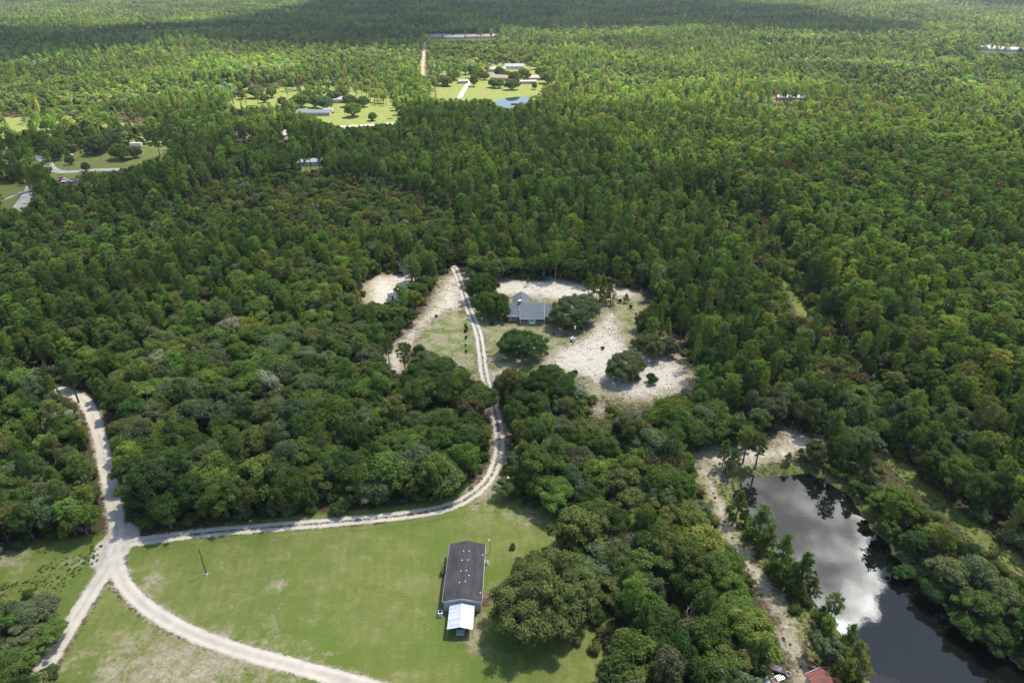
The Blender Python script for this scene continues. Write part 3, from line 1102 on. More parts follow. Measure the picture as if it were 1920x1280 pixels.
# road pixels that stay in view, on a coarse raster
RASTER = np.zeros((330, 500), bool)


def mark_road(line, w):
    for o in np.linspace(-w, w, 7):
        d = np.gradient(line, axis=0)
        nrm = unit(np.stack([-d[:, 1], d[:, 0]], 1))
        q = line + nrm * o
        px, py, _ = to_px(q[:, 0], q[:, 1], np.zeros(len(q)))
        i, j = (py / 4).astype(int), (px / 4).astype(int)
        k = (i >= 0) & (i < 330) & (j >= 0) & (j < 500)
        RASTER[i[k], j[k]] = True


mark_road(densify(MAIN_ROAD, 0.5), 1.7)
mark_road(densify(CURVE_ROAD, 0.5), 1.7)
_d = densify(DRIVEWAY, 0.5)
_px, _py, _ = to_px(_d[:, 0], _d[:, 1], np.zeros(len(_d)))
mark_road(_d[(_py > 775)], 1.5)
mark_road(_d[(_py < 712)], 1.5)


def on_road(px, py):
    i, j = (py / 4).astype(int), (px / 4).astype(int)
    k = (i >= 0) & (i < 330) & (j >= 0) & (j < 500)
    out = np.zeros(px.shape, bool)
    out[k] = RASTER[i[k], j[k]]
    return out


def clear_ok(x, y, rad, h, zc):
    """true where a plant of that size hides none of the open ground"""
    ok = np.ones(x.shape, bool)
    rr = rad * 0.86
    hz = h - zc
    for ox, oy, oz in ((0, 0, 0), (0, 0, zc), (0, 0, h * 0.97), (-1, 0, zc), (1, 0, zc), (0, -1, zc - 0.3 * hz), (-0.7, -0.6, zc - .2 * hz), (0.7, -0.6, zc - .2 * hz), (0, 1, zc), (-0.6, 0, zc + hz * 0.7), (0.6, 0, zc + hz * 0.7), (0, .5, zc + hz * .85)):
        px, py, _ = to_px(x + ox * rr, y + oy * rr, np.zeros(x.shape) + oz)
        ok &= ~blocked(px, py) & ~on_road(px, py)
    for line, w in STAND_CLEAR:
        ok &= seg_dist(x, y, line) > w
    ok &= sdf(x, y, POND) < -2.5
    return ok

# ------------------------------------------------------------------ trees one can point to
TREES = []      # dicts


def plant(kind, px, py, radius, height, tone, label=None, group=None, cat=None, name=None):
    r0, h0, zc0 = SPEC[kind]
    sz = height / h0
    p = gp(px, py, zc0 * sz)
    rng = np.random.default_rng(int(px * 7 + py * 13))
    TREES.append(dict(kind=kind, var=int(rng.integers(len(LIB[kind]))), x=p.x, y=p.y, s=radius / r0, sz=sz, rot=rng.uniform(0, 6.28), tint=tint_of(tone, rng, 0.05),
                      tone=tone, label=label, group=group, fixed=True))


LO = 'live_oak'
plant(LO, 1027, 1116, 11.2, 13.0, 'olive', 'huge spreading live oak shading the lawn beside the dark-roofed mobile home')
plant(LO, 1076, 580, 9.6, 11.0, 'grey-green', 'wide round live oak hiding the right end of the brick house')
plant(LO, 979, 645, 8.0, 9.5, 'mid green', 'round leafy oak standing alone in front of the brick house')
plant(LO, 903, 536, 6.4, 11.0, 'dark green', 'dark oak behind its twin beside the driveway left of the house')
plant(LO, 923, 570, 6.6, 10.5, 'mid green', 'leafy oak close against the left end of the brick house')
plant(LO, 1172, 684, 7.0, 9.0, 'grey-green', 'open-crowned oak in the white sand below the clearing')
plant(LO, 1220, 645, 5.6, 8.5, 'grey-green', 'grey-green oak with a leaning crown at the clearing edge')
plant(LO, 1218, 603, 5.0, 8.0, 'mid green', 'compact oak at the right edge of the sandy clearing')
plant(LO, 1252, 650, 3.6, 6.5, 'grey-green', 'small airy grey oak over bare sand right of the clearing')
for i, (a, b, r_, h_) in enumerate([(1104, 533, 2.8, 10.0), (1120, 540, 3.0, 10.5), (1134, 541, 2.8, 9.5), (1146, 551, 2.8, 8.5), (1130, 556, 2.4, 7.0)]):
    plant('young_pine', a, b, r_, h_, 'bright green', 'slim young pine in the small clump behind the big house oak', 'pine clump behind the house oak')
plant('young_pine', 1175, 560, 1.6, 3.8, 'olive', 'tiny sapling on the dry grass at the upper right of clearing')
plant('young_pine', 990, 527, 0.9, 4.5, 'yellow-green', 'thin lone sapling on white sand behind the house')
# pond, near bank
NB = 'pines on the near pond bank'
plant('young_pine', 1358, 852, 2.4, 9.0, 'bright green', 'short pine on the sand left of the pond head')
plant('young_pine', 1378, 862, 2.2, 7.0, 'bright green', 'bushy little pine beside the short pine at pond head')
plant('pine', 1402, 822, 3.4, 11.0, 'bright green', 'leafy tree on the sandy bank above the pond head')
plant('pine', 1426, 830, 3.0, 10.5, 'mid green', 'round tree right of the leafy one above the pond head')
plant('young_pine', 1384, 948, 2.6, 9.5, 'mid green', 'dense pine at the corner where the trail meets the pond')
plant('young_pine', 1426, 988, 3.7, 11.5, 'bright green', 'broad bright pine leaning over the near side of the pond')
plant('young_pine', 1466, 1046, 3.2, 12.5, 'bright green', 'tall feathery pine on the near pond bank, mid way down')
plant('young_pine', 1508, 1072, 3.0, 11.0, 'mid green', 'pine with open branches just right of the tall feathery one')
plant('young_pine', 1484, 1084, 2.6, 8.5, 'mid green', 'low pine squeezed between the two feathery pond pines')
plant('pine', 1567, 1128, 2.1, 9.0, 'bright green', 'small flat-topped pine with bare stem against the cloud reflection')
plant('oak', 1556, 1212, 3.4, 8.0, 'grey-green', 'grey-green willowy tree on the bank above the red roof')
plant('young_pine', 1592, 1196, 2.0, 8.5, 'bright green', 'pine standing at the water behind the willowy grey tree')
plant('young_pine', 1606, 1240, 3.2, 9.5, 'yellow-green', 'bright yellow-green pine beside the red metal roof')
plant('young_pine', 1580, 1262, 2.8, 7.5, 'bright green', 'short bright pine partly behind the red metal roof')
for i, (a, b, r_, h_) in enumerate([(1398, 968, 1.6, 5.0), (1444, 1012, 1.8, 6.5), (1452, 1070, 1.5, 4.5), (1526, 1098, 1.8, 6.0), (1540, 1150, 1.6, 5.0), (1502, 1110, 1.7, 5.5), (1366, 880, 1.7, 5.0), (1478, 858, 1.6, 3.6), (1502, 850, 1.8, 4.0)]):
    plant('young_pine', a, b, r_, h_, ['mid green', 'bright green', 'olive'][i % 3], ['mid green', 'bright green', 'olive'][i % 3] + ' sapling pine close to the near pond edge', 'sapling pines by the pond')
# pond head and far bank
plant('oak', 1530, 842, 3.4, 6.0, 'dark green', 'dark rounded tree at the head of the pond')
plant('pine', 1584, 834, 2.8, 12.0, 'mid green', 'slender tall pine at the head of the pond')
plant('young_pine', 1618, 860, 3.5, 11.0, 'dark green', 'dark twin-stemmed pine on the upper far pond bank')
for i, (k, a, b, r_, h_, t) in enumerate([
        ('oak', 1648, 935, 2.7, 5.5, 'mid green'), ('pine', 1682, 935, 3.7, 10.6, 'bright green'), ('oak', 1670, 978, 3.2, 6.8, 'mid green'), ('oak', 1718, 965, 3.5, 8.1, 'mid green'),
        ('oak', 1722, 1015, 3.7, 7.2, 'dark green'), ('pine', 1766, 1010, 2.7, 9.8, 'mid green'), ('oak', 1780, 1070, 4.5, 8.1, 'grey-green'), ('oak', 1756, 1095, 3.0, 5.5, 'dark green'),
        ('oak', 1832, 1072, 3.9, 8.5, 'grey-green'), ('oak', 1842, 1130, 4.2, 8.1, 'mid green'), ('oak', 1885, 1120, 4.0, 8.5, 'grey-green'), ('oak', 1822, 1160, 3.4, 5.5, 'mid green'),
        ('oak', 1876, 1185, 3.5, 6.4, 'dark green'), ('oak', 1702, 1060, 2.5, 4.2, 'dark green'), ('oak', 1620, 915, 2.0, 3.8, 'dark green')]):
    nm = {'oak': 'leafy tree', 'pine': 'pine'}[k]
    plant(k, a, b, r_, h_, t, f'{t} {nm} in the belt along the far pond bank', f'{t} {nm}s along the far pond bank')
# others that stand out
plant('pine', 157, 930, 3.0, 9.0, 'yellow-green', 'yellow pine with bare stem left of the dirt road')
plant('pine', 232, 740, 2.9, 13.0, 'mid green', 'pine leaning over the bend where the dirt road disappears')
plant('pine', 128, 700, 3.4, 14.0, 'mid green', 'tall pine whose trunks cross the end of the dirt road')
plant('pine', 757, 662, 2.9, 12.5, 'mid green', 'lone round-topped pine against the sand below the left clearing')
plant('pine', 727, 648, 2.4, 11.5, 'mid green', 'thinner pine left of the round-topped one by the clearing')
plant('oak', 237, 855, 4.0, 10.0, 'yellow-green', 'yellow-green tree at the roadside above the junction')
plant('oak', 874, 855, 4.2, 10.5, 'bright green', 'bright green tree on the inside of the driveway bend')
plant('oak', 60, 1150, 5.0, 5.5, 'grey-green', 'grey-green bushy oak at the lower left roadside')
plant('oak', 28, 1195, 4.8, 5.5, 'grey-green', 'low oak below the grey bushy one at lower left')
plant('oak', 95, 1185, 3.4, 4.5, 'bright green', 'low green oak touching the lower left dirt road')
plant('oak', 60, 1225, 4.2, 5.0, 'mid green', 'green thicket oak at the lower left corner')
plant('oak', 8, 1250, 4.2, 5.5, 'mid green', 'half-hidden oak at the very corner of the thicket')
plant('oak', 84, 1268, 2.6, 3.6, 'dark green', 'small dark bush oak overhanging the road at bottom left')
for i, (a, b, r_, h_, t) in enumerate([(742, 582, 4.2, 9.0, 'bright green'), (716, 590, 4.4, 9.0, 'mid green'), (775, 560, 3.6, 9.5, 'bright green'), (792, 545, 3.2, 8.0, 'mid green'), (752, 545, 2.6, 7.0, 'bright green'),
                                       (800, 528, 3.0, 7.0, 'mid green'), (770, 590, 3.0, 6.0, 'dark green'), (728, 620, 4.0, 8.0, 'dark green'), (748, 606, 3.2, 6.5, 'dark green')]):
    plant('oak', a, b, r_, h_, t, f'{t} tree in the hedge between shed lot and clearing', f'{t} trees in the hedge by the shed')
# field trees far off
for i, (a, b, r_, h_, t) in enumerate([(98, 282, 6, 13, 'olive'), (178, 270, 9, 13, 'olive'), (205, 262, 7, 12, 'grey-green'), (225, 283, 8, 11, 'bright green'), (350, 268, 6, 9, 'grey-green'),
                                       (478, 172, 8, 12, 'grey-green'), (452, 178, 5, 8, 'olive'), (562, 188, 8, 12, 'bright green'), (590, 190, 6, 11, 'bright green'), (610, 192, 8, 12, 'grey-green'), (530, 190, 6, 9, 'olive'),
                                       (662, 205, 8, 12, 'bright green'), (698, 218, 4.5, 7, 'bright green'), (640, 300, 8, 9, 'grey-green'), (508, 172, 6, 11, 'bright green'), (615, 275, 3, 8, 'yellow-green'),
                                       (830, 150, 10, 11, 'olive'), (838, 152, 8, 10, 'olive'), (888, 150, 5, 13, 'bright green'), (926, 155, 7, 10, 'olive'), (936, 156, 6, 10, 'bright green'), (960, 158, 8, 11, 'grey-green'),
                                       (936, 134, 7, 12, 'olive'), (965, 143, 8, 11, 'olive'), (982, 139, 9, 13, 'bright green'), (1028, 145, 10, 13, 'olive'), (1002, 160, 3.5, 8, 'olive'), (895, 136, 9, 12, 'bright green'), (575, 178, 7, 10, 'olive'), (625, 180, 7, 11, 'grey-green'), (545, 200, 6, 10, 'olive'), (655, 188, 7, 11, 'olive'), (600, 172, 7, 10, 'bright green'), (495, 184, 5, 8, 'olive'), (680, 190, 6, 10, 'bright green'), (640, 172, 8, 12, 'olive'), (850, 140, 9, 11, 'bright green'), (908, 142, 6, 9, 'olive'), (950, 140, 6, 9, 'bright green'), (1012, 134, 7, 10, 'olive'), (130, 300, 3, 6, 'bright green'), (160, 312, 3, 6, 'olive'), (250, 285, 5, 8, 'olive')]):
    where = 'left green field' if a < 400 else ('far lawn by the long grey house' if a < 760 else 'far field with the blue pond')
    plant(LO, a, b, r_, h_, t, f'{t} broad tree on the {where}', f'{t} trees on the {where}')

BANK = gpa([(1545, 893), (1575, 905), (1610, 938), (1640, 975), (1668, 1008), (1700, 1048), (1730, 1078), (1765, 1110), (1800, 1140), (1840, 1172), (1885, 1208), (1925, 1240)])
NEAR_BANK = gpa([(1376, 925), (1392, 955), (1415, 985), (1445, 1015), (1470, 1045), (1500, 1080), (1530, 1120), (1560, 1155), (1585, 1190), (1605, 1225), (1630, 1265)])
PLANTED = []
for line, tone_list, side, word, amount in ((densify(BANK, 1.7), ['olive', 'olive', 'bright green', 'yellow-green'], 1, 'far', 0.9), (densify(NEAR_BANK, 2.6), ['bright green', 'olive', 'olive'], -1, 'near', 0.8)):
    rng_b = np.random.default_rng(77 + side)
    for i, q in enumerate(line):
        if rng_b.uniform() > amount: continue
        dv = line[min(i + 1, len(line) - 1)] - line[max(i - 1, 0)]
        nv = np.array([dv[1], -dv[0]]) / (np.linalg.norm(dv) + 1e-6)
        if nv[0] * side < 0: nv = -nv
        q = q + nv * rng_b.uniform(1.0, 4.0)
        PLANTED.append((q[0], q[1], rng_b.uniform(0.5, 1.1), tone_list[int(rng_b.integers(len(tone_list)))], word, i))

# ------------------------------------------------------------------ the woods
class ValueNoise:
    def __init__(self, seed, n=64):
        self.g = np.random.default_rng(seed).uniform(0, 1, (n, n))
        self.n = n

    def __call__(self, x, y, s):
        u, v = x / s, y / s
        i, j = np.floor(u).astype(int), np.floor(v).astype(int)
        a, b = u - i, v - j
        a, b = a * a * (3 - 2 * a), b * b * (3 - 2 * b)
        g, n = self.g, self.n
        return (g[i % n, j % n] * (1 - a) + g[(i + 1) % n, j % n] * a) * (1 - b) + (g[i % n, (j + 1) % n] * (1 - a) + g[(i + 1) % n, (j + 1) % n] * a) * b


VN1, VN2, VN3 = ValueNoise(1), ValueNoise(2), ValueNoise(3)
Z_PINES_RIGHT = np.array([(1270, 330), (1400, 260), (1940, 250), (2300, 300), (2300, 900), (1920, 800), (1600, 660), (1520, 560), (1440, 430)], float)
Z_SCRUB = np.array([(330, 400), (400, 350), (560, 335), (700, 350), (840, 400), (860, 450), (640, 475), (420, 450)], float)
Z_SCRUB_R = np.array([(1260, 385), (1330, 370), (1440, 425), (1500, 520), (1560, 640), (1700, 800), (1640, 830), (1540, 740), (1460, 640), (1400, 520)], float)
Z_HARD = np.array([(195, 800), (230, 700), (480, 640), (700, 640), (900, 690), (1100, 690), (1300, 740), (1300, 840), (1500, 1100), (1560, 1400), (1000, 1400), (1100, 1200), (930, 960), (500, 1010), (220, 1020)], float)
Z_PINES_LEFT = np.array([(-300, 300), (300, 330), (500, 250), (760, 210), (900, 200), (1000, 210), (1300, 330), (1250, 470), (900, 500), (860, 420), (560, 330), (330, 390), (-300, 470)], float)
Z_PASTURE = [np.array(p, float) for p in ([(-80, 218), (120, 222), (300, 235), (345, 262), (330, 300), (230, 335), (60, 345), (60, 400), (-80, 420)], [(415, 200), (470, 168), (640, 158), (760, 190), (760, 240), (600, 250), (470, 225)], [(795, 200), (800, 140), (900, 118), (1040, 120), (1045, 170), (1000, 205), (880, 208)])]
Z_THIN = np.array([(930, 685), (1100, 690), (1310, 740), (1310, 805), (1100, 815), (935, 790)], float)
TONE_NAMES = list(TONES)
T_ARR = np.array([TONES[k] for k in TONE_NAMES])


def jitter_points(d0, d1, s, rng, m=260):
    """jittered hex points in the wedge that the camera sees, between two distances"""
    W = d1 * 0.98
    nx, ny = int(2 * W / s), int((d1 - d0 * 0.68 + 40) / (s * 0.87))
    i, j = np.meshgrid(np.arange(nx), np.arange(ny))
    x = -W + (i + 0.5 * (j % 2)) * s
    y = d0 * 0.68 - 20 + j * s * 0.87
    x = (x + rng.uniform(-.42, .42, x.shape) * s).ravel()
    y = (y + rng.uniform(-.42, .42, y.shape) * s).ravel()
    px, py, _ = to_px(x, y, np.zeros(x.shape) + 5.0)
    dist = np.hypot(x, y)
    k = (px > -m) & (px < 1920 + m) & (py < 1280 + 190) & (dist >= d0) & (dist < d1) & (y > 20)
    return x[k], y[k]


def choose_tones(x, y, weights, rng):
    """weights: (n, tones) -> index"""
    w = weights / weights.sum(1, keepdims=True)
    c = np.cumsum(w, 1)
    u = rng.uniform(0, 1, len(x))[:, None]
    return np.minimum((u > c).sum(1), len(TONE_NAMES) - 1)


FIX = np.array([(t['x'], t['y'], SPEC[t['kind']][0] * t['s']) for t in TREES])


def far_from_fixed(x, y, rad):
    ok = np.ones(x.shape, bool)
    for fx, fy, fr in FIX:
        ok &= np.hypot(x - fx, y - fy) > (0.62 if fr < 11 else 0.92) * (fr + rad)
    return ok


BUILT = []      # (x, y, radius) of the places buildings stand on


def grow_woods(d0, d1, spacing, seed):
    rng = np.random.default_rng(seed)
    x, y = jitter_points(d0, d1, spacing, rng)
    n = len(x)
    bx, by, _ = to_px(x, y, np.zeros(n))
    pr = in_poly(bx, by, Z_PINES_RIGHT)
    sc = in_poly(bx, by, Z_SCRUB)
    sr = in_poly(bx, by, Z_SCRUB_R) & ~sc
    hd = in_poly(bx, by, Z_HARD)
    pl = in_poly(bx, by, Z_PINES_LEFT) & ~sc
    v1, v2, v3 = VN1(x, y, 60.0), VN2(x, y, 26.0), VN3(x, y, 160.0)
    p_pine = np.where(pr, 0.90, np.where(pl, 0.64, np.where(hd, 0.07, np.clip(0.25 + 0.6 * v1, 0, 0.85))))
    far = np.hypot(x, y) > 620
    p_pine = np.where(far, np.clip((VN1(x, y, 130.0) - 0.45) * 4.0 + 0.25, 0.03, 0.75), p_pine)
    p_keep = np.where(sc, 0.10, np.where(sr, 0.30, 0.93))
    p_keep = np.where(pr, 0.90, p_keep)
    past = np.zeros(n, bool)
    for z_ in Z_PASTURE:
        past |= in_poly(bx, by, z_)
    thin = in_poly(bx, by, Z_THIN)
    p_keep = np.where(past, 0.34, np.where(thin, 0.55, p_keep))
    is_pine = rng.uniform(0, 1, n) < p_pine
    keep = rng.uniform(0, 1, n) < p_keep
    size = np.clip(rng.normal(0.98, 0.24, n), 0.5, 1.6) * (0.86 + 0.30 * v2)
    size = np.where(far, size * (0.65 + 0.75 * VN3(x, y, 48.0)), size)
    size = np.where(sc | sr, size * 0.75, size)
    tall = np.where(is_pine, np.clip(rng.normal(0.92, 0.13, n), 0.55, 1.2), np.clip(rng.normal(0.95, 0.19, n), 0.5, 1.4)) * (0.82 + 0.3 * v1)
    tall = np.where(far, tall * (0.75 + 0.5 * VN2(x, y, 85.0)), tall)
    tall = np.where(sc | sr, tall * 0.72, tall)
    tall = np.where(pl & is_pine, tall * 1.10, tall)
    size = np.where(is_pine, size * np.where(pr, 1.08, 0.92), size * np.where(hd, 1.0, 0.82))
    slim = is_pine & (rng.uniform(0, 1, n) < np.where(pr, 0.10, 0.28))
    slim = slim[keep]
    x, y, is_pine, size, tall = x[keep], y[keep], is_pine[keep], size[keep], tall[keep]
    bx, by, pr, hd, v1, v2, v3, far = bx[keep], by[keep], pr[keep], hd[keep], v1[keep], v2[keep], v3[keep], far[keep]
    pl = pl[keep]
    n = len(x)
    rad = np.where(is_pine, 2.9, 4.6) * size
    hgt = np.where(is_pine, 15.0, 11.0) * tall
    zc = np.where(is_pine, 11.0 / 15, 6.8 / 11) * hgt
    ok = clear_ok(x, y, rad, hgt, zc)
    # a smaller tree where the full one would hide open ground
    small = clear_ok(x, y, rad * 0.68, hgt * 0.60, zc * 0.60)
    sh = ~ok & small
    size, tall = np.where(sh, size * 0.68, size), np.where(sh, tall * 0.60, tall)
    ok = ok | small
    ok &= far_from_fixed(x, y, rad)
    for qx, qy, qr in BUILT:
        ok &= np.hypot(x - qx, y - qy) > qr + 2.0
    # tones
    W = np.zeros((n, len(TONE_NAMES)))
    ti = {k: i for i, k in enumerate(TONE_NAMES)}
    W[:, ti['mid green']] = 1.0
    W[:, ti['dark green']] = 0.35 + 0.9 * (v1 > 0.55)
    W[:, ti['bright green']] = 0.30 + 0.6 * (v2 > 0.6) + np.where(is_pine, 0.4, 0)
    W[:, ti['yellow-green']] = 0.08 + 0.12 * (v2 > 0.7)
    W[:, ti['grey-green']] = np.where(is_pine, 0.05, 0.45) + np.where(~is_pine & (v1 < 0.35), 0.5, 0)
    W[:, ti['olive']] = np.where(is_pine, 0.25, 0.35)
    W[:, ti['brown']] = 0.012
    W[:, ti['pale grey']] = np.where(is_pine, 0.0, 0.05)
    tint_gain = (np.where(is_pine, 1.38, 1.0) * np.where(far, 1.12, 1.0))[:, None]  # far crowns get lighter leaf colour, standing in for the stronger sunlight there
    W[far, ti['olive']] += 0.9  # paler far tones: yellower trees, and partly sunlight put into the leaf colour
    W[far, ti['yellow-green']] += 0.45
    W[far, ti['bright green']] += 0.5
    tone = choose_tones(x, y, W, rng)
    tint = T_ARR[tone] * (1 + rng.normal(size=(n, 1)) * 0.09) * (1 + rng.normal(size=(n, 3)) * np.array([0.06, 0.03, 0.06])) * np.where(far, 0.72 + 0.75 * VN2(x, y, 95.0), 0.88 + 0.24 * v3)[:, None] * tint_gain
    for i in np.nonzero(ok)[0]:
        TREES.append(dict(kind=('young_pine' if slim[i] else 'pine') if is_pine[i] else 'oak', x=x[i], y=y[i], s=size[i], sz=tall[i] * (1.35 if slim[i] else 1.0), rot=rng.uniform(0, 6.28), tint=tint[i], tone=TONE_NAMES[tone[i]], px=bx[i], py=by[i],
                          dist=math.hypot(x[i], y[i]), fixed=False))


def grow_shrubs(d0, d1, spacing, seed, out):
    rng = np.random.default_rng(seed)
    x, y = jitter_points(d0, d1, spacing, rng, 120)
    n = len(x)
    bx, by, _ = to_px(x, y, np.zeros(n))
    sc = in_poly(bx, by, Z_SCRUB) | in_poly(bx, by, Z_SCRUB_R)
    size = np.clip(rng.normal(1.0, 0.28, n), 0.4, 1.6)
    size = np.where(sc, rng.uniform(1.0, 1.9, n), size)
    keep = rng.uniform(0, 1, n) < np.where(sc, 0.98, 0.8)
    ok = keep & clear_ok(x, y, 1.9 * size, 2.6 * size, 1.3 * size) & far_from_fixed(x, y, 0.0 * size - 3.0)
    for qx, qy, qr in BUILT:
        ok &= np.hypot(x - qx, y - qy) > qr + 1.0
    v2 = VN2(x, y, 26.0)
    W = np.zeros((n, len(TONE_NAMES)))
    W[:] = [0.8, 0.7, 0.2, 0.18, 0.35, 0.8, 0.14, 0.03]
    W[sc] = [0.7, 0.35, 0.3, 0.55, 0.5, 1.4, 0.30, 0.06]
    tone = choose_tones(x, y, W, rng)
    tint = T_ARR[tone] * (1 + rng.normal(size=(n, 1)) * 0.10) * (1 + rng.normal(size=(n, 3)) * 0.05)
    for i in np.nonzero(ok)[0]:
        out.append(dict(kind='shrub', x=x[i], y=y[i], s=size[i], sz=size[i] * rng.uniform(0.8, 1.2), rot=rng.uniform(0, 6.28), tint=tint[i], tone=TONE_NAMES[tone[i]], px=bx[i], py=by[i],
                        dist=math.hypot(x[i], y[i]), fixed=False))

# ------------------------------------------------------------------ buildings
def window(parent, x0, x1, z0, z1, y, face=-1, frame='white_paint', pane='glass'):
    """a window in a wall that faces -y (face=-1) or +y, proud of it"""
    f = MB()
    t, d = 0.09, 0.05
    ya, yb = (y - d, y + 0.01) if face < 0 else (y - 0.01, y + d)
    f.box(x0 - t, ya, z0 - t, x0, yb, z1 + t).box(x1, ya, z0 - t, x1 + t, yb, z1 + t).box(x0, ya, z1, x1, yb, z1 + t).box(x0, ya, z0 - t, x1, yb, z0)
    f.box(x0, ya + 0.01, (z0 + z1) / 2 - 0.03, x1, yb, (z0 + z1) / 2 + 0.03)
    w = f.build('window', M[frame], parent)
    p = MB()
    p.box(x0, ya + 0.02, z0, x1, yb - 0.002, z1)
    p.build('pane', M[pane], w)
    return w


def side_window(parent, y0, y1, z0, z1, x, face):
    f = MB()
    t, d = 0.09, 0.05
    xa, xb = (x - d, x + 0.01) if face < 0 else (x - 0.01, x + d)
    f.box(xa, y0 - t, z0 - t, xb, y0, z1 + t).box(xa, y1, z0 - t, xb, y1 + t, z1 + t).box(xa, y0, z1, xb, y1, z1 + t).box(xa, y0, z0 - t, xb, y1, z0)
    w = f.build('window', M['white_paint'], parent)
    p = MB()
    p.box(xa + 0.02, y0, z0, xb - 0.002, y1, z1)
    p.build('pane', M['glass'], w)
    return w


def gable_roof_x(mb, x0, x1, y0, y1, ze, zr, over, th=0.14):
    """ridge along x"""
    ym = (y0 + y1) / 2
    k = (zr - ze) / (ym - y0)
    mb.slab((x0 - over, y0 - over, ze - over * k), (x1 + over, y0 - over, ze - over * k), (x1 + over, ym, zr), (x0 - over, ym, zr), th)
    mb.slab((x1 + over, y1 + over, ze - over * k), (x0 - over, y1 + over, ze - over * k), (x0 - over, ym, zr), (x1 + over, ym, zr), th)


def gable_roof_y(mb, x0, x1, y0, y1, ze, zr, over, th=0.14):
    """ridge along y"""
    xm = (x0 + x1) / 2
    k = (zr - ze) / (xm - x0)
    mb.slab((x0 - over, y0 - over, ze - over * k), (xm, y0 - over, zr), (xm, y1 + over, zr), (x0 - over, y1 + over, ze - over * k), th)
    mb.slab((xm, y0 - over, zr), (x1 + over, y0 - over, ze - over * k), (x1 + over, y1 + over, ze - over * k), (xm, y1 + over, zr), th)


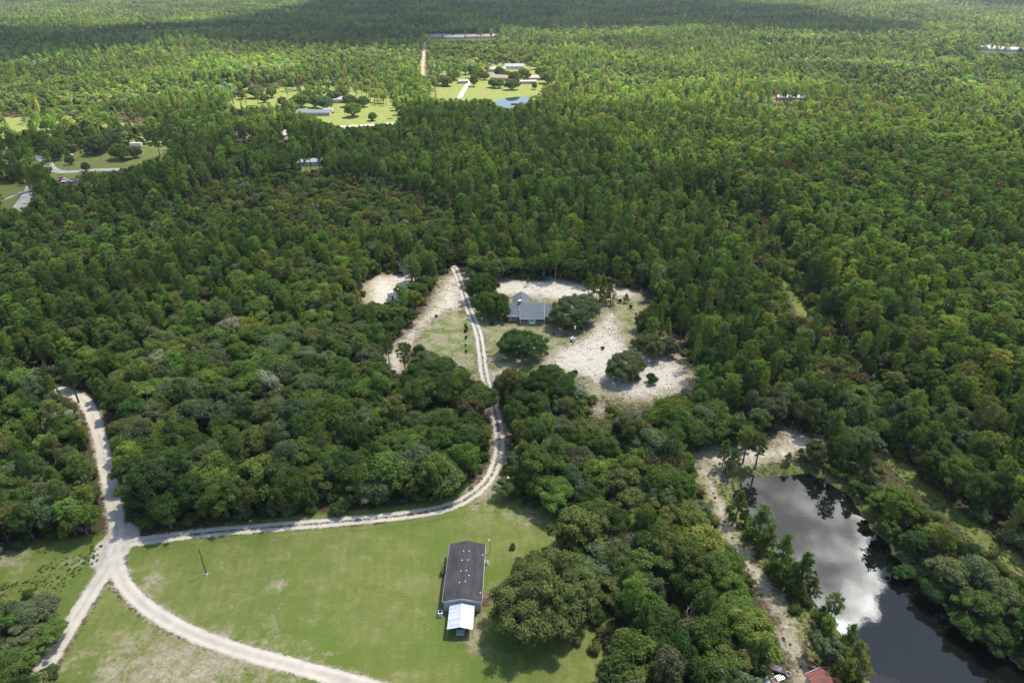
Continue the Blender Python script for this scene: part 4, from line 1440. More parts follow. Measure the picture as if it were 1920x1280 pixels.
def mobile_home():
    c = empty('mobile_home', (-9.85, 102.3, 0.05), R(-0.9))
    W, L, ze, zr = 3.75, 7.55, 3.0, 3.95
    w = MB()
    w.prism([(-W, 0.75), (W, 0.75), (W, ze), (0, zr - 0.02), (-W, ze)], -L, L)
    w.build('wall', M['siding'], c)
    s = MB()
    s.box(-W + 0.05, -L + 0.05, 0, W - 0.05, L - 0.05, 0.75)
    s.build('skirting', M['concrete'], c)
    r = MB()
    gable_roof_y(r, -W, W, -L, L, ze + 0.12, zr + 0.14, 0.22, 0.12)
    roof = r.build('roof', M['shingle_dark'], c)
    t = MB()
    for sx in (-1, 1):      # pale fascia under the front gable and along the eaves
        t.slab((sx * (W + 0.23), -L - 0.26, ze + 0.0), (0, -L - 0.26, zr + 0.08), (0, -L - 0.225, zr + 0.08), (sx * (W + 0.23), -L - 0.225, ze + 0.0), 0.16)
        t.box(sx * (W + 0.23) - 0.03, -L - 0.22, ze - 0.13, sx * (W + 0.23) + 0.03, L + 0.22, ze + 0.02)
    t.build('fascia', M['white_paint'], c)
    kz = (zr - ze) / W
    for px, py in ((-0.62, 4.75), (0.55, 4.75), (-0.72, 2.2), (0.46, 2.2), (-0.80, -0.75), (0.40, -0.70), (0.98, -1.85), (-0.84, -3.75), (0.38, -3.55), (3.5, 4.4), (3.55, -5.7)):
        v = MB()
        z = zr + 0.14 - abs(px) * kz
        v.bar((px, py, z - 0.08), (px, py, z + 0.14), 0.08, 0.08, 8)
        v.bar((px, py, z + 0.14), (px, py, z + 0.20), 0.14, 0.12, 8)
        v.build('roof_vent', M['white_paint'], roof)
    rd = MB()
    rd.slab((-0.16, -L - 0.2, zr + 0.165), (0.16, -L - 0.2, zr + 0.165), (0.16, L + 0.2, zr + 0.165), (-0.16, L + 0.2, zr + 0.165), 0.05)
    rd.build('ridge_cap', M['shingle_dark'], roof)
    for y0, y1 in ((-5.9, -4.9), (-2.6, -1.2), (3.0, 4.2)):
        side_window(c, y0, y1, 1.5, 2.6, W, 1)
        side_window(c, y0, y1, 1.5, 2.6, -W, -1)
    for sx, y in ((-1, 2.2), (1, -4.2)):
        d = MB()
        x = sx * W
        d.box(min(x, x + sx * 0.05), y - 0.45, 0.8, max(x, x + sx * 0.05), y + 0.45, 2.8)
        dr = d.build('door', M['white_paint'], c)
        k = MB()
        k.bar((x + sx * 0.05, y + 0.35, 1.75), (x + sx * 0.12, y + 0.35, 1.75), 0.05)
        k.build('handle', M['galv'], dr)
    tag(c, 'double-wide mobile home with dark shingle roof and roof vents', 'mobile home')
    BUILT.append((-9.85, 102.3, 10))

    def porch(x, y, sx, stepdir, mat, label):
        o = empty('porch_deck', (x, y, 0.05), R(-0.9))
        for i in range(8):
            p = MB()
            p.box(-0.75, -0.8 + i * 0.2, 0.68, 0.75, -0.8 + i * 0.2 + 0.18, 0.72)
            p.build('plank', M[mat], o)
        for a in (-0.68, 0.68):
            for b in (-0.72, 0.72):
                q = MB()
                q.box(a - 0.05, b - 0.05, 0, a + 0.05, b + 0.05, 1.65 if (a * sx > 0 or b * stepdir < 0) else 0.66)
                q.build('post', M[mat], o)
        rl = MB()
        rl.box(0.64 * sx - 0.03, -0.7, 1.58, 0.64 * sx + 0.03, 0.7, 1.64).box(0.64 * sx - 0.03, -0.7, 1.1, 0.64 * sx + 0.03, 0.7, 1.15)
        rl.box(-0.7, -0.72 * stepdir - 0.03, 1.58, 0.7, -0.72 * stepdir + 0.03, 1.64)
        rl.build('railing', M[mat], o)
        for i in range(4):
            st = MB()
            ya = stepdir * (0.85 + 0.27 * i)
            st.box(-0.6, min(ya, ya + stepdir * 0.26), 0.5 - 0.15 * i, 0.6, max(ya, ya + stepdir * 0.26), 0.55 - 0.15 * i)
            st.build('step', M[mat], o)
        for a in (-0.63, 0.63):
            sg = MB()
            sg.add([(a - .03, stepdir * 0.82, 0.3), (a + .03, stepdir * 0.82, 0.3), (a + .03, stepdir * 0.82, 0.6), (a - .03, stepdir * 0.82, 0.6),
                    (a - .03, stepdir * 1.95, -0.1), (a + .03, stepdir * 1.95, -0.1), (a + .03, stepdir * 1.95, 0.06), (a - .03, stepdir * 1.95, 0.06)],
                   [(3, 2, 1, 0), (4, 5, 6, 7), (0, 1, 5, 4), (1, 2, 6, 5), (2, 3, 7, 6), (3, 0, 4, 7)])
            sg.build('stringer', M[mat], o)
        return tag(o, label, 'deck')

    porch(-9.85 - 3.75 - 0.80, 102.3 + 2.3, -1, 1, 'wood_dark', 'dark wooden stair deck on the left side of mobile home')
    porch(-9.85 + 3.75 + 0.82, 102.3 - 4.15, 1, -1, 'wood_brown', 'brown wooden steps on the right side of mobile home')

    def ac(x, y, label, s=1.0):
        o = empty('air_conditioner', (x, y, 0.05))
        b = MB()
        b.box(-.45 * s, -.45 * s, 0.08, .45 * s, .45 * s, .95 * s)
        b.build('casing', M['white_paint'], o, bevel=0.04)
        g = MB()
        g.bar((0, 0, .95 * s), (0, 0, .97 * s), .36 * s, .36 * s, 12)
        g.build('fan_grille', M['tyre'], o)
        p = MB()
        p.box(-.55 * s, -.55 * s, -0.1, .55 * s, .55 * s, .08)
        p.build('pad', M['concrete'], o)
        tag(o, label, 'air conditioner')
    ac(-14.35, 93.9, 'white air conditioner at the front left corner of mobile home')
    ac(-5.55, 107.4, 'white box unit at the rear right wall of mobile home', 0.75)
    ac(-4.55, 98.9, 'white cabinet standing beside the brown steps', 0.6)

    # carport
    c = empty('carport', (-10.0, 91.55, 0.05), R(-0.9))
    W, L, ze, zr = 2.5, 2.9, 2.25, 2.95
    for sx, nm in ((-1, 'roof_panel'), (1, 'roof_panel')):
        V, F = [], []
        ny = 2 * 26
        for j in range(ny + 1):
            y = -L + 2 * L * j / ny
            rib = 0.035 if j % 2 else 0.0
            for k in range(2):
                x = sx * W * k
                z = zr - (zr - ze) * k + rib
                V.append((x, y, z))
            V.append((sx * (W + 0.03), y, ze - 0.22 + rib * 0.3))
        for j in range(ny):
            for k in range(2):
                a = j * 3 + k
                F.append((a, a + 1, a + 4, a + 3))
        m = MB()
        m.add(V, F)
        m.build('roof_panel', M['carport_metal'], c)
    rc = MB()
    rc.slab((-0.12, -L, zr + 0.055), (0.12, -L, zr + 0.055), (0.12, L, zr + 0.055), (-0.12, L, zr + 0.055), 0.03)
    rc.build('ridge_cap', M['carport_metal'], c)
    for sx in (-1, 1):
        for y in (-L + 0.1, 0, L - 0.1):
            p = MB()
            p.box(sx * (W - 0.08) - 0.04, y - 0.04, -0.05, sx * (W - 0.08) + 0.04, y + 0.04, ze)
            p.build('post', M['galv'], c)
    for y in (-L + 0.1, 0, L - 0.1):
        t = MB()
        t.bar((-W + 0.05, y, ze - 0.05), (0, y, zr - 0.06), 0.035).bar((W - 0.05, y, ze - 0.05), (0, y, zr - 0.06), 0.035)
        t.build('rafter', M['galv'], c)
    tag(c, 'white ribbed metal carport against the front of the mobile home', 'carport')


def car(x, y, rz, paint, label, group=None, scale=1.0, cat='car', z=0.06, pickup=False):
    o = empty('parked_car' if not pickup else 'pickup_truck', (x, y, z), rz)
    o.scale = (scale,) * 3
    # body section swept along y
    prof = [(-2.2, 0.42, 0.62), (-2.1, 0.36, 0.78), (-1.25, 0.34, 0.92), (-0.9, 0.33, 0.97), (1.3, 0.33, 0.98), (2.0, 0.36, 0.95), (2.2, 0.45, 0.75)]
    V, F = [], []
    for yy, zb, zt in prof:
        w = 0.86 if abs(yy) < 2 else 0.74
        for sx, zz, ww in ((-1, zb, w * .96), (-1, (zb + zt) / 2, w), (-1, zt, w * .90), (1, zt, w * .90), (1, (zb + zt) / 2, w), (1, zb, w * .96)):
            V.append((sx * ww, yy, zz))
    n = 6
    for i in range(len(prof) - 1):
        for k in range(n):
            F.append((i * n + k, i * n + (k + 1) % n, (i + 1) * n + (k + 1) % n, (i + 1) * n + k))
    F += [tuple(range(n)), tuple(range((len(prof) - 1) * n, len(prof) * n))]
    b = MB()
    b.add(V, F)
    b.build('body', M[paint], o, shade=False)
    ya, yb, yc, yd = (-1.2, -0.55, 1.25, 1.85) if not pickup else (-1.0, -0.45, 0.35, 0.55)
    g = MB()
    g.add([(-.76, ya, .95), (.76, ya, .95), (.76, yd, .96), (-.76, yd, .96), (-.62, yb, 1.42), (.62, yb, 1.42), (.62, yc, 1.42), (-.62, yc, 1.42)],
          [(3, 2, 1, 0), (4, 5, 6, 7), (0, 1, 5, 4), (1, 2, 6, 5), (2, 3, 7, 6), (3, 0, 4, 7)])
    g.build('windscreen', M['glass'], o)
    r = MB()
    r.box(-.61, yb + .02, 1.41, .61, yc - .02, 1.47)
    r.build('roof', M[paint], o, bevel=0.02)
    if pickup:
        bd = MB()
        bd.box(-.70, .75, .97, .70, 2.05, .985)
        bd.build('bed', M['tyre'], o)
    for sx in (-1, 1):
        for yy in (-1.35, 1.35):
            w = MB()
            w.bar((sx * .72, yy, .32), (sx * .90, yy, .32), .33, .33, 12)
            wh = w.build('wheel', M['tyre'], o)
            h = MB()
            h.bar((sx * .89, yy, .32), (sx * .915, yy, .32), .19, .19, 10)
            h.build('rim', M['galv'], wh)
        l = MB()
        l.box(sx * .62 - .12, -2.20, .60, sx * .62 + .12, -2.12, .74)
        l.build('headlight', M['white_paint'], o)
    return tag(o, label, cat, group)


def brick_house():
    c = empty('brick_house', (8.2, 228.0, 0.05))
    x0, x1 = -9.6, 9.6
    w = MB()
    w.prism([(y, z) for y, z in [(-5.0, 0), (5.0, 0), (5.0, 2.7), (0, 5.05), (-5.0, 2.7)]], x0, x1)
    # the prism runs along y: turn it so that the ridge runs along x
    w.v = [(b, a, z) for a, b, z in w.v]
    w.build('wall', M['brick'], c)
    r = MB()
    gable_roof_x(r, x0, x1, -5.0, 5.0, 2.82, 5.2, 0.45)
    roof = r.build('roof', M['shingle_grey'], c)
    fa = MB()
    fa.box(x0 - .45, -5.52, 2.42, x1 + .45, -5.46, 2.62)
    for sx, xx in ((-1, x0 - .50), (1, x1 + .46)):
        for s in (-1, 1):
            fa.slab((xx, s * 5.45, 2.60), (xx + .05, s * 5.45, 2.60), (xx + .05, 0, 5.19), (xx, 0, 5.19), 0.18)
    fa.build('fascia', M['white_paint'], c)
    # porch under its own longer roof plane
    pa, pb, yf = -5.35, 3.65, -7.15
    pr = MB()
    pr.slab((pa, yf - 0.25, 2.52), (pb, yf - 0.25, 2.52), (pb, 0.05, 5.36), (pa, 0.05, 5.36), 0.15)
    prf = pr.build('porch_roof', M['shingle_grey'], c)
    pf = MB()
    pf.box(pa, yf - 0.31, 2.28, pb, yf - 0.255, 2.50)
    for xx in (pa - .05, pb):
        pf.slab((xx, yf - .25, 2.515), (xx + .05, yf - .25, 2.515), (xx + .05, 0.05, 5.355), (xx, 0.05, 5.355), 0.22)
    pf.build('fascia', M['white_paint'], prf)
    fl = MB()
    fl.box(pa + .1, yf, 0, pb - .1, -5.01, .22)
    fl.build('porch_floor', M['concrete'], c)
    posts = [pa + .15, -2.35, -1.80, -0.05, 0.45, pb - .15]
    for p in posts:
        m = MB()
        m.box(p - .09, yf - .02, .22, p + .09, yf + .16, 2.40)
        m.build('post', M['white_paint'], c)
    for a, b in ((posts[0], posts[1]), (posts[4], posts[5])):
        n = 3
        for i in range(n):
            q0, q1 = a + .1 + (b - a - .2) * i / n, a + .1 + (b - a - .2) * (i + 1) / n
            s = MB()
            s.box(q0 + .03, yf + .05, .28, q1 - .03, yf + .07, 2.36)
            s.build('screen', M['screen'], c)
            if i:
                m = MB()
                m.box(q0 - .03, yf + .02, .25, q0 + .03, yf + .10, 2.38)
                m.build('mullion', M['white_paint'], c)
        rl = MB()
        rl.box(a + .1, yf + .0, .86, b - .1, yf + .045, .94)
        rl.build('rail', M['white_paint'], c)
    for a, b in ((posts[1], posts[2]), (posts[3], posts[4])):
        s = MB()
        s.box(a + .09, yf + .05, .28, b - .09, yf + .07, 2.36)
        s.build('screen', M['screen'], c)
    d = MB()
    d.box(-1.68, yf + .03, .24, -.17, yf + .09, 2.34)
    dr = d.build('door', M['white_paint'], c)
    dg = MB()
    dg.box(-1.35, yf + .015, 1.25, -.5, yf + .035, 2.1)
    dg.build('pane', M['screen'], dr)
    hd = MB()
    hd.bar((-.32, yf + .03, 1.15), (-.32, yf - .04, 1.15), .04)
    hd.build('handle', M['galv'], dr)
    for a, b in ((-8.3, -6.9), (5.2, 6.6), (7.6, 8.8)):
        window(c, a, b, 0.95, 2.15, -5.0)
    for a, b in ((-2.6, -1.0), (2.6, 3.6), (6.0, 7.6)):
        window(c, a, b, 0.95, 2.15, 5.0, 1)
    # rear wing, ridge running back
    w2 = MB()
    w2.prism([(-7.7, 0), (-1.6, 0), (-1.6, 2.7), (-4.65, 4.75), (-7.7, 2.7)], 5.02, 11.0)
    w2.build('wing_wall', M['brick'], c)
    r2 = MB()
    gable_roof_y(r2, -7.7, -1.6, 0.2, 11.0, 2.86, 4.92, 0.35)
    r2.build('wing_roof', M['shingle_grey'], c)
    ch = MB()
    ch.box(-5.75, -.35, 3.9, -4.95, .45, 6.2)
    chm = ch.build('chimney', M['brick'], roof)
    cc = MB()
    cc.box(-5.88, -.48, 6.2, -4.82, .58, 6.42)
    cc.build('chimney_cap', M['white_paint'], roof)
    pv = MB()
    pv.bar((-5.6, -3.1, 3.5), (-5.6, -3.1, 4.35), .09)
    pv.build('roof_pipe', M['white_paint'], roof)
    tag(c, 'brick house with grey gable roofs and a screened porch', 'house')
    BUILT.append((8.2, 228.0, 13))


def simple_house(px, py, w, d, h, rise, rz, wall, roof, label, group=None, ridge='x', windows=3, cat='house', nm='house', opening=False):
    p = gp(px, py, 0)
    c = empty(nm, (p.x, p.y, 0.0), rz)
    m = MB()
    if ridge == 'x':
        m.prism([(-d / 2, 0), (d / 2, 0), (d / 2, h), (0, h + rise - .02), (-d / 2, h)], -w / 2, w / 2)
        m.v = [(b, a, z) for a, b, z in m.v]
    else:
        m.prism([(-w / 2, 0), (w / 2, 0), (w / 2, h), (0, h + rise - .02), (-w / 2, h)], -d / 2, d / 2)
    m.build('wall', M[wall], c)
    r = MB()
    (gable_roof_x if ridge == 'x' else gable_roof_y)(r, -w / 2, w / 2, -d / 2, d / 2, h + .12, h + rise + .14, 0.4, 0.12)
    r.build('roof', M[roof], c)
    for i in range(windows):
        x = -w / 2 + w * (i + .5) / windows
        if i == windows // 2 and windows > 1:
            dd = MB()
            dd.box(x - .5, -d / 2 - .05, .05, x + .5, -d / 2 + .01, 2.1)
            dd.build('door', M['wood_brown'], c)
        else:
            window(c, x - .55, x + .55, .9, 2.0, -d / 2)
    if opening:
        dd = MB()
        dd.box(-w * .3, -d / 2 - .04, .05, w * .3, -d / 2 + .01, h * .85)
        dd.build('door_opening', M['screen'], c)
    BUILT.append((p.x, p.y, max(w, d) * .6))
    return tag(c, label, cat, group)


def open_shelter(px, py, w, d, h, rise, rz, roof, label, cat='shelter', nm='pole_barn'):
    p = gp(px, py, 0)
    c = empty(nm, (p.x, p.y, 0.0), rz)
    for a in (-1, 1):
        for b in (-1, 0, 1):
            q = MB()
            q.box(a * w / 2 - .1, b * d / 2 - .1, -.1, a * w / 2 + .1, b * d / 2 + .1, h)
            q.build('post', M['galv'], c)
    r = MB()
    gable_roof_y(r, -w / 2, w / 2, -d / 2, d / 2, h, h + rise, .3, .08)
    r.build('roof', M[roof], c)
    BUILT.append((p.x, p.y, max(w, d) * .6))
    return tag(c, label, cat)


def white_shed():
    p = gp(746, 557, 0)
    c = empty('shed', (p.x, p.y, 0.05), R(-28))
    w = MB()
    w.prism([(-2.3, 0), (2.3, 0), (2.3, 2.3), (0, 3.4), (-2.3, 2.3)], -3.6, 3.6)
    w.build('wall', M['white_paint'], c)
    r = MB()
    gable_roof_y(r, -2.3, 2.3, -3.6, 3.6, 2.4, 3.52, .2, .08)
    r.build('roof', M['white_paint'], c)
    d = MB()
    d.box(-.2, -3.66, .1, .75, -3.59, 2.0)
    d.build('door', M['screen'], c)
    window(c, -1.6, -.8, 1.0, 1.8, -3.6)
    side_window(c, -1.0, 0.2, 1.0, 1.8, 2.3, 1)
    tag(c, 'small white gabled shed at the sandy lot left of clearing', 'shed')
    BUILT.append((p.x, p.y, 4.2))


def red_shed():
    p = gp(1552, 1304, 0)
    c = empty('metal_shed', (p.x, p.y, 0.0), R(14))
    w = MB()
    w.prism([(-2.5, 0), (2.5, 0), (2.5, 2.3), (0, 3.1), (-2.5, 2.3)], -3.2, 3.2)
    w.build('wall', M['galv'], c)
    r = MB()
    gable_roof_y(r, -2.5, 2.5, -3.2, 3.2, 2.4, 3.22, .25, .06)
    rf = r.build('roof', M['rust_red'], c)
    for i in range(11):
        y = -3.3 + i * .66
        for sx in (-1, 1):
            b = MB()
            b.slab((0, y, 3.25), (sx * 2.7, y, 2.365), (sx * 2.7, y + .06, 2.365), (0, y + .06, 3.25), .05)
            b.build('roof_rib', M['rust_red'], rf)
    t = MB()
    for sx in (-1, 1):
        t.slab((0, 3.46, 3.26), (sx * 2.76, 3.46, 2.35), (sx * 2.76, 3.52, 2.35), (0, 3.52, 3.26), .12)
    t.build('fascia', M['white_paint'], c)
    tag(c, 'shed with rusty red metal roof at the pond end', 'shed')
    BUILT.append((p.x, p.y, 4.5))


mobile_home()
brick_house()
white_shed()
red_shed()
car(-10.0, 90.9, 0.0, 'car_teal', 'pale teal car nosing out under the white carport')

# far houses
simple_house(585, 309, 15, 7, 2.8, 1.4, R(4), 'siding', 'galv', 'pale metal-roofed house in the small gap of the middle woods')
simple_house(588, 216, 30, 9, 2.8, 1.8, R(2), 'tan', 'shingle_grey', 'long grey-roofed house half hidden by trees on the far lawn', windows=5)
simple_house(640, 192, 18, 10, 3.4, 2.0, R(3), 'tan', 'far_pale', 'white-roofed barn beside the long grey house', windows=3, cat='barn', nm='barn')
open_shelter(618, 212, 10, 9, 2.8, 1.4, R(80), 'far_pale', 'small white open shelter right of the long grey house')
simple_house(452, 258, 10, 8, 3.0, 1.5, R(10), 'siding', 'galv', 'blue-grey roof glimpsed among the left middle trees', windows=3)
simple_house(531, 259, 8, 9, 3.2, 2.0, R(-15), 'tan', 'far_pale', 'white gabled house glimpsed right of the blue-grey roof', ridge='y')
simple_house(930, 134, 24, 12, 3.2, 2.2, R(5), 'tan', 'far_pale', 'pale long roof at the left back of the far field', windows=4)
simple_house(965, 129, 24, 12, 3.6, 2.4, R(-3), 'siding', 'far_pale', 'bright white roof at the back of the far field', windows=4, cat='barn', nm='barn')
simple_house(945, 150, 28, 14, 3.0, 2.4, R(-20), 'tan', 'brown_roof', 'brown-roofed house in the middle of the far field', windows=5)
simple_house(1000, 150, 16, 10, 3.0, 1.8, R(8), 'tan', 'pink_roof', 'pinkish roofed cottage at the right of the far field', windows=3)
simple_house(990, 157, 18, 6, 2.8, 0.9, R(4), 'tan', 'tan', 'low tan shed in front of the pinkish cottage', windows=2, cat='shed', nm='shed')
simple_house(868, 156, 11, 8, 2.6, 1.2, R(15), 'tan', 'far_pale', 'small white roofed shed beside the far field drive', windows=2, cat='shed', nm='shed')
simple_house(1485, 188, 30, 10, 3.2, 1.5, R(-5), 'tan', 'far_pale', 'long white roof alone in the right-hand forest', windows=5)
for i, (a, b, w_, t_) in enumerate([(812, 72, 30, 'pink_roof'), (832, 71, 30, 'far_pale'), (852, 73, 36, 'far_pale'), (872, 71, 40, 'tan'), (890, 72, 34, 'pink_roof'), (908, 72, 30, 'brown_roof'), (922, 71, 28, 'pink_roof')]):
    simple_house(a, b, w_, 16, 3.6, 2.6, R(-6 + 4 * i), 'tan', t_, ['leftmost pink roof', 'second roof, white,', 'third roof, pale,', 'middle tan roof', 'third pink roof from the right', 'brown roof, second last,', 'last pink roof'][i] + ' of the distant row before the dark forest',
                 'distant row of roofs', windows=3)
for i, (a, b) in enumerate([(1848, 93), (1862, 95), (1884, 96), (1900, 97)]):
    simple_house(a, b, 26, 14, 3.6, 2.4, R(10 - 5 * i), 'siding', 'far_pale', ['first', 'second', 'third', 'fourth'][i] + ' white roof from the left in the distant right-hand row', 'white roofs far right', windows=3)
for i, (a, b) in enumerate([(608, 44), (616, 43)]):
    simple_house(a, b, 26, 16, 4, 2.4, 0.1, 'siding', 'far_pale', ['left', 'right'][i] + ' one of two tiny white roofs in the dark far forest', windows=2)

p = gp(115, 338); car(p.x, p.y, R(20), 'car_red', 'dark red car parked at the far left wood edge', scale=1.3)
p = gp(122, 341); car(p.x, p.y, R(8), 'car_white', 'white-roofed car right of the dark red one', scale=1.3)
p = gp(138, 341); car(p.x, p.y, R(-6), 'car_grey', 'grey pickup truck parked right of the two cars', scale=1.4, pickup=True, cat='truck')
p = gp(131, 292); car(p.x, p.y, R(85), 'car_white', 'white utility cart on the green left field', scale=1.1, pickup=True, cat='truck')
p = gp(142, 282); car(p.x, p.y, R(60), 'car_red', 'red and white car under the oaks by the left field', scale=1.3)
p = gp(570, 310); car(p.x, p.y, R(88), 'blue', 'blue car beside the metal-roofed house in the woods', scale=1.3)
p = gp(974, 206 - 4.5)
b = MB(); b.add([(-2.5, -.7, 0), (2.5, -.7, 0), (3.4, 0, .3), (2.5, .7, 0), (-2.5, .7, 0), (-2.5, -.9, .7), (2.5, -.9, .7), (3.8, 0, .8), (2.5, .9, .7), (-2.5, .9, .7)],
             [(0, 1, 2, 3, 4), (0, 5, 6, 1), (1, 6, 7, 2), (2, 7, 8, 3), (3, 8, 9, 4), (4, 9, 5, 0)])
o = b.build('rowing_boat', M['wood_dark']); o.location = gp(963, 196, -0.3); tag(o, 'dark little boat on the far blue pond', 'boat')


def box_trailer(px, py, rz, label):
    p = gp(px, py)
    c = empty('box_trailer', (p.x, p.y, 0), rz)
    m = MB(); m.box(-4.0, -1.3, .6, 4.0, 1.3, 3.2); m.build('body', M['white_paint'], c, bevel=.08)
    for a in (-1, 1):
        for b_ in (-2.2, 2.2):
            w = MB(); w.bar((b_, a * 1.05, .45), (b_, a * 1.3, .45), .45, .45, 10); w.build('wheel', M['tyre'], c)
    t = MB(); t.bar((4.0, 0, .65), (5.3, 0, .6), .08); t.build('tow_bar', M['galv'], c)
    tag(c, label, 'trailer')
    BUILT.append((p.x, p.y, 5))


box_trailer(256, 276, R(4), 'white box trailer at the back of the green left field')


# poles
def utility_pole(px, py, h, label, kind='plain', r=0.14):
    p = gp(px, py)
    c = empty('utility_pole', (p.x, p.y, 0))
    m = MB(); m.bar((0, 0, -.4), (0, 0, h), r, r * .62, 10); m.build('shaft', M['pole_wood'], c)
    if kind == 'transformer':
        t = MB(); t.bar((.32, -.1, h - 2.0), (.32, -.1, h - 1.0), .24, .24, 12); t.build('transformer', M['white_paint'], c)
        a = MB(); a.box(-.5, -.06, h - .35, .5, .06, h - .25); a.build('cross_arm', M['pole_wood'], c)
        i = MB(); i.bar((0, 0, h), (0, 0, h + .35), .07, .05); i.build('insulator', M['white_paint'], c)
        bx = MB(); bx.box(-.3, -.32, 1.1, .2, -.12, 1.9); bx.build('meter_box', M['white_paint'], c)
    if kind == 'lamp':
        a = MB(); a.bar((0, 0, h - .2), (.0, -.9, h + .05), .045); a.build('bracket', M['galv'], c)
        l = MB(); l.bar((0, -.9, h + .08), (0, -.9, h - .12), .12, .26, 12); l.build('lamp', M['white_paint'], c)
    if kind == 'service':
        a = MB(); a.box(-.22, -.18, h * .42, .0, -.02, h * .42 + .55); a.build('meter_box', M['white_paint'], c)
        l = MB(); l.bar((0, -.05, h - .1), (-.25, -.3, h - .2), .1, .16, 10); l.build('lamp', M['white_paint'], c)
    if kind == 'base':
        l = MB(); l.box(-.35, -.3, 0, .35, .3, .12); l.build('footing', M['concrete'], c)
    tag(c, label, 'pole')


utility_pole(387, 1076, 7.6, 'bare utility pole standing in the open lawn', 'base')
utility_pole(919, 1036, 4.2, 'short service pole with white boxes behind the mobile home', 'service', .1)
utility_pole(953, 941, 8.5, 'pole with a white lamp at the driveway bend', 'lamp')
utility_pole(935, 752, 8.5, 'dark bare pole beside the driveway between the woods')
utility_pole(1075, 645, 8.0, 'pole with white transformer in front of the house oak', 'transformer')


def well_box():
    p = gp(1074, 639)
    c = empty('well_house', (p.x, p.y, 0), R(10))
    m = MB(); m.box(-.6, -.6, 0, .6, .6, 1.1); m.build('wall', M['wood_dark'], c)
    r = MB(); gable_roof_y(r, -.6, .6, -.6, .6, 1.1, 1.5, .15, .06); r.build('roof', M['white_paint'], c)
    tag(c, 'tiny white-topped well box below the transformer pole', 'well box')


well_box()


# junk beside the trail
def junk():
    p = gp(1480, 1268)
    def crate(px, py, rz, s, label):
        q = gp(px, py)
        c = empty('crate', (q.x, q.y, 0.02), rz)
        for a, b_, w, d in ((-1, 0, .06, 1), (1, 0, .06, 1), (0, -1, 1, .06), (0, 1, 1, .06)):
            m = MB(); m.box(a * s - (w * s if w < 1 else s), b_ * s - (d * s if d < 1 else s), 0, a * s + (w * s if w < 1 else s), b_ * s + (d * s if d < 1 else s), .5 + (.01 if w < 1 else 0)); m.build('side_board', M['siding'], c)
        m = MB(); m.box(-s * .93, -s * .93, .02, s * .93, s * .93, .2); m.build('rusty_fill', M['rust'], c)
        tag(c, label, 'crate')
    crate(1477, 1266, R(25), .42, 'pale open crate with rusty contents, right of the junk')
    crate(1452, 1278, R(15), .48, 'pale open crate with rusty contents, middle of the junk')

    def frame(px, py, rz, w, d, h, mat, label, slats=5):
        q = gp(px, py)
        c = empty('pallet', (q.x, q.y, h), rz)
        for i in range(slats):
            m = MB(); x = -w / 2 + w * i / (slats - 1); m.box(x - .07, -d / 2, .1, x + .07, d / 2, .14); m.build('slat', M[mat], c)
        for y in (-d / 2 + .08, 0, d / 2 - .08):
            m = MB(); m.box(-w / 2 - .06, y - .05, 0, w / 2 + .06, y + .05, .099); m.build('bearer', M[mat], c)
        tag(c, label, 'pallet')
    frame(1430, 1270, R(-30), 1.3, 1.2, .02, 'siding', 'grey slatted pallet at the left of the junk pile')
    frame(1462, 1270, R(20), 1.5, 1.1, .02, 'galv', 'greenish slatted frame between the two crates')
    frame(1440, 1280, R(50), 1.2, 1.2, .02, 'siding', 'broken pallet at the very bottom of the junk')
    q = gp(1458, 1256)
    c = empty('scrap_trailer', (q.x, q.y, 0), R(-20))
    m = MB(); m.box(-1.4, -.7, .45, 1.4, .7, .55); m.build('bed', M['wood_dark'], c)
    for a in (-.75, .75):
        w = MB(); w.bar((0, a - .08, .3), (0, a + .08, .3), .3, .3, 12); w.build('wheel', M['tyre'], c)
    m = MB(); m.bar((1.4, 0, .5), (2.4, 0, .4), .05); m.build('tow_bar', M['galv'], c)
    m = MB(); m.add([(-.8, -.4, .56), (.5, -.5, .56), (.7, .4, .56), (-.6, .5, .56), (-.3, -.1, .95), (.3, .1, .88)], [(0, 1, 5, 4), (1, 2, 5), (2, 3, 4, 5), (3, 0, 4), (3, 2, 1, 0)])
    m.build('tarp', M['car_grey'], c)
    tag(c, 'small dark flat trailer with crumpled grey tarp in the junk', 'trailer')
    for i, (a, b_, rz) in enumerate([(1440, 1258, .9), (1432, 1262, .2)]):
        q = gp(a, b_)
        m = MB(); m.box(-.06, -.9, .05, .06, .9, .12)
        o = m.build('board', M['white_paint']); o.location = (q.x, q.y, .15); o.rotation_euler = (R(8), 0, rz)
        tag(o, ['upper', 'lower'][i] + ' loose pale board beside the grey pallet', 'board')


junk()

# ------------------------------------------------------------------ plant the woods
grow_woods(45, 330, 4.9, 11)
grow_woods(330, 640, 5.0, 12)
grow_woods(640, 1100, 7.6, 13)
grow_woods(1100, 2000, 10.0, 14)
grow_woods(2000, 4200, 14.5, 15)
SHRUBS = []
grow_shrubs(50, 330, 3.2, 21, SHRUBS)
grow_shrubs(330, 640, 5.0, 22, SHRUBS)


def seen_size(t):
    r0, h0, zc0 = SPEC[t['kind']]
    px, py, dp = to_px(np.array([t['x']]), np.array([t['y']]), np.array([zc0 * t['sz']]))
    inside = -10 < px[0] < 1930 and -10 < py[0] < 1290
    return (r0 * t['s'] / dp[0]) if inside else 0.0, px[0], py[0]


